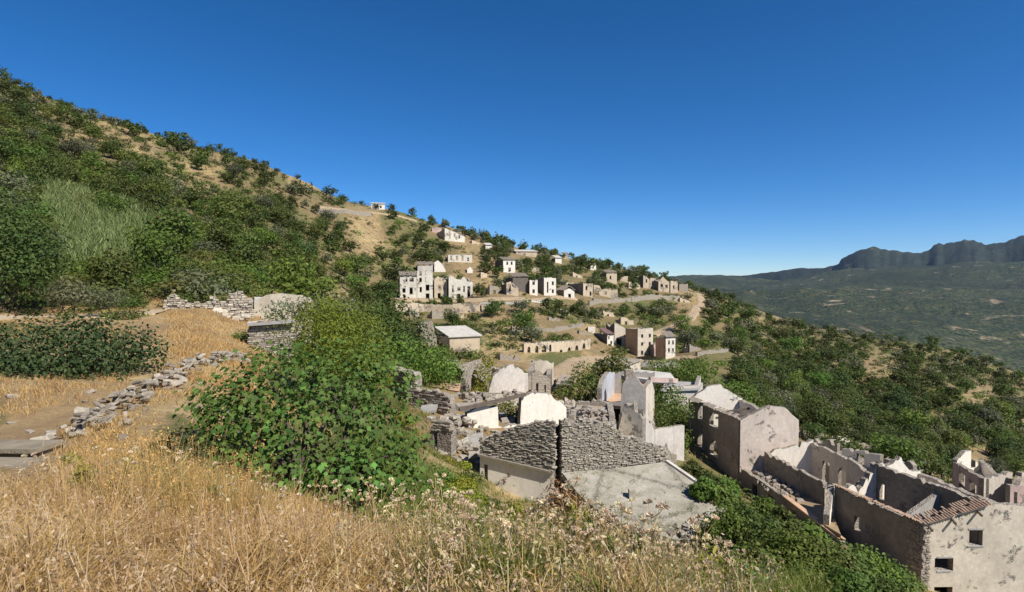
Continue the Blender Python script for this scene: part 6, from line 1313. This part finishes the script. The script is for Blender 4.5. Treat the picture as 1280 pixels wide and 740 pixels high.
grass_field('wall_grass', 1500, pix_region(lambda qx, qy, x, y: (qx > 85) & (qx < 310) & (qy > 445) & (qy < 560) & (np.abs(qy - (548 - (qx - 96) * .52)) < 26), 8, 30, (-1, -.4)), (.12, .34), (.010, .02), M['drygrass'], 16, (.1, .7), (.1, .6), 5, .12, 2)
# ---- dry thistles and seed heads standing above the grass
M['seed'] = mat_leaf('pale_seed_head', (.56, .43, .26), (.80, .70, .50), trans=.25)
M['stalk'] = mat_leaf('dry_stalk', (.36, .25, .10), (.50, .37, .17), trans=.1)
def seed_head(gg, r, n=46):
    d = gg.normal(size=(n, 3)); d[:, 2] = np.abs(d[:, 2]) * .8 + .1; d /= np.linalg.norm(d, axis=1, keepdims=True); s_ = np.cross(d, gg.normal(size=(n, 3))); s_ /= np.linalg.norm(s_, axis=1, keepdims=True)
    a = d * r * .15; b = d * r * gg.uniform(.8, 1.15, (n, 1)); w = s_ * r * .16
    return np.stack([a - w * .3, a + w * .3, b + w, b - w], 1).reshape(-1, 3), np.arange(n * 4).reshape(-1, 4), gg.random(n)
HEADS = []
for k in range(3):
    V_, F_, T_ = seed_head(np.random.default_rng(50 + k), 1.0); m_ = mesh_np('seed_head', V_, F_, T_); m_.materials.append(M['seed']); HEADS.append(m_)
STEMS = []
rr = random.Random(31)
for k in range(4):
    mb = MB(); heads = []; H_ = 1.0; top = Vector((rr.uniform(-.1, .1), rr.uniform(-.1, .1), H_)); mb.tube([(0, 0, -.05), (top.x * .3, top.y * .3, .5), top], [.008, .006, .004], 4); heads.append(top)
    for j in range(rr.randint(2, 5)):
        f = rr.uniform(.4, .85); b = Vector((top.x * f * .8, top.y * f * .8, f)); a = rr.uniform(0, 6.28); e = b + Vector((math.cos(a) * .16, math.sin(a) * .16, rr.uniform(.12, .3))); mb.tube([b, b.lerp(e, .6) + Vector((0, 0, -.02)), e], [.005, .004, .003], 4); heads.append(e)
    me_ = bpy.data.meshes.new('stem'); me_.from_pydata(mb.v, [], mb.f); at_ = me_.attributes.new('tint', 'FLOAT', 'FACE'); at_.data.foreach_set('value', [rr.random() for _ in me_.polygons]); me_.materials.append(M['stalk']); STEMS.append((me_, heads))
def thistle(px, Y, H_, label, group, hs_):
    b = onground(px, Y); k = rr.randrange(4); t = link(bpy.data.objects.new('dry_thistle', None)); t.location = b; t.rotation_euler = (rr.uniform(-.1, .1), rr.uniform(-.1, .1), rr.uniform(0, 6.28)); tag(t, label, 'wildflower', group)
    c = link(bpy.data.objects.new('stem', STEMS[k][0])); c.parent = t; c.scale = (H_, H_, H_)
    for h in STEMS[k][1]:
        o = link(bpy.data.objects.new('seed_head', rr.choice(HEADS))); o.parent = t; o.location = h * H_; s = hs_ * rr.uniform(.6, 1.2); o.scale = (s, s, s); o.rotation_euler = (rr.uniform(-.5, .5), rr.uniform(-.5, .5), 0)
for _ in range(24): thistle(rr.uniform(395, 560), rr.uniform(3.8, 7.0), rr.uniform(.4, .7), 'dry pale thistle in the golden grass at the foot of the fig tree', 'thistles at the foot of the fig tree', .022)
for _ in range(36): thistle(rr.uniform(560, 760), rr.uniform(3.4, 7.5), rr.uniform(.35, .62), 'dry pale thistle in the green and gold grass below the stone houses', 'thistles below the stone houses', .024)
for _ in range(26): thistle(rr.uniform(740, 930), rr.uniform(3.0, 5.4), rr.uniform(.3, .5), 'dry pale thistle on the grassy rim below the cement slab', 'thistles on the rim below the cement slab', .027)
for _ in range(16): thistle(rr.uniform(20, 380), rr.uniform(3.4, 6.5), rr.uniform(.4, .65), 'thin dry thistle in the golden grass at the lower left', 'thistles in the grass at the lower left', .022)
for _ in range(44): thistle(rr.uniform(540, 930), rr.uniform(2.5, 4.3), rr.uniform(.16, .32), 'short cream thistle standing in the grass nearest the camera right of centre', 'short thistles in the nearest grass', .017)
# loose pale stones on the terrace and the rim
rg = random.Random(71)
for i in range(46):
    px, py = (rg.uniform(10, 330), rg.uniform(480, 600)) if i < 34 else (rg.uniform(760, 900), rg.uniform(690, 735))
    p = hit(px, py)
    if p is None or p.y > 30: continue
    o = link(bpy.data.objects.new('loose_stone', rg.choice(svars))); s = rg.uniform(.04, .11) * min(1.3, p.y / 8); o.location = (p.x, p.y, p.z + s * .2); o.scale = (s, s, s); o.rotation_euler = (rg.uniform(-.3, .3), rg.uniform(-.3, .3), rg.uniform(0, 6.28))
    tag(o, 'loose pale stone lying on the dry terrace at the left' if i < 34 else 'loose pale stone on the grassy rim below the cement slab', 'stone', 'loose stones on the dry terrace' if i < 34 else 'loose stones on the rim')

# green weeds and small seedlings in the foreground grass
WEED = []
for k in range(3):
    gg = np.random.default_rng(600 + k); L = [(gg.normal(0, .12), gg.normal(0, .12), gg.uniform(.25, .9), .16, .16, .2) for _ in range(7)]; V_, F_, T_ = crown(gg, L, 170, .085, .38, .5); m_ = mesh_np('leafy_weed', V_, F_, T_); m_.materials.append(M[('bright', 'acacia', 'bright')[k]]); WEED.append(m_)
for i in range(46):
    px, Y = (rr.uniform(560, 960), rr.uniform(3.2, 7.5)) if i < 34 else (rr.uniform(60, 300), rr.uniform(5.5, 8))
    b = onground(px, Y, -.03); o = link(bpy.data.objects.new('leafy_weed', WEED[i % 3])); s = rr.uniform(.16, .34); o.location = b; o.scale = (s * 1.2, s * 1.2, s); o.rotation_euler = (0, 0, rr.uniform(0, 6.28))
    tag(o, 'small green leafy weed in the grass below the stone houses' if i < 34 else 'small green leafy weed in the golden grass left of the fig', 'weed', 'weeds in the grass below the stone houses' if i < 34 else 'weeds in the golden grass left of the fig')

for i in range(9):
    b = onground(rr.uniform(690, 740), rr.uniform(3.6, 5.6), -.03); o = link(bpy.data.objects.new('leafy_weed', WEED[i % 3])); s_ = rr.uniform(.3, .5); o.location = b; o.scale = (s_ * .55, s_ * .55, s_ * 1.1); tag(o, 'tall slim green weed in the dry grass below the rust-brown bush', 'weed', 'tall weeds below the rust-brown bush')
# dry weeds rooted in the cracks of the cement slab
gg = np.random.default_rng(801); wp = []
for k in range(420):
    px, py = gg.uniform(715, 900), gg.uniform(588, 676); inside = py > 590 + max(0, px - 833) * .5 and py < 628 + (px - 722) * .34
    if inside and (gg.random() < .25 or py > 618 + (px - 722) * .30): wp.append(on_slab(px, py))
wp = np.array(wp); BB = np.repeat(wp, 9, 0); BB[:, :2] += gg.normal(0, .09, (len(BB), 2)); BB[:, 2] -= .02
V_, F_, m_ = blades(BB, gg.uniform(.12, .42, len(BB)), gg.uniform(.012, .022, len(BB)), gg.uniform(.1, .7, len(BB)), gg.uniform(.1, .6, len(BB)), gg, 2)
put('slab_weeds', mesh_np('slab_weeds', V_, F_, tints(m_, 2, gg)), M['grass'], kind='stuff')
# ------------------------------------------------------------ the air
hz = MB(); hz.box((0, 3800, -100), (9500, 0, 0), (0, 5600, 0), (0, 0, 720))
hm = bpy.data.materials.new('summer_haze'); hm.use_nodes = True; hn = hm.node_tree.nodes; hn.clear()
ho = hn.new('ShaderNodeOutputMaterial'); pv = hn.new('ShaderNodeVolumePrincipled'); pv.inputs['Density'].default_value = 1.9e-5; pv.inputs['Color'].default_value = (.52, .72, 1, 1); pv.inputs['Anisotropy'].default_value = .2
hm.node_tree.links.new(pv.outputs[0], ho.inputs['Volume'])
hz.build('haze', hm, kind='stuff')
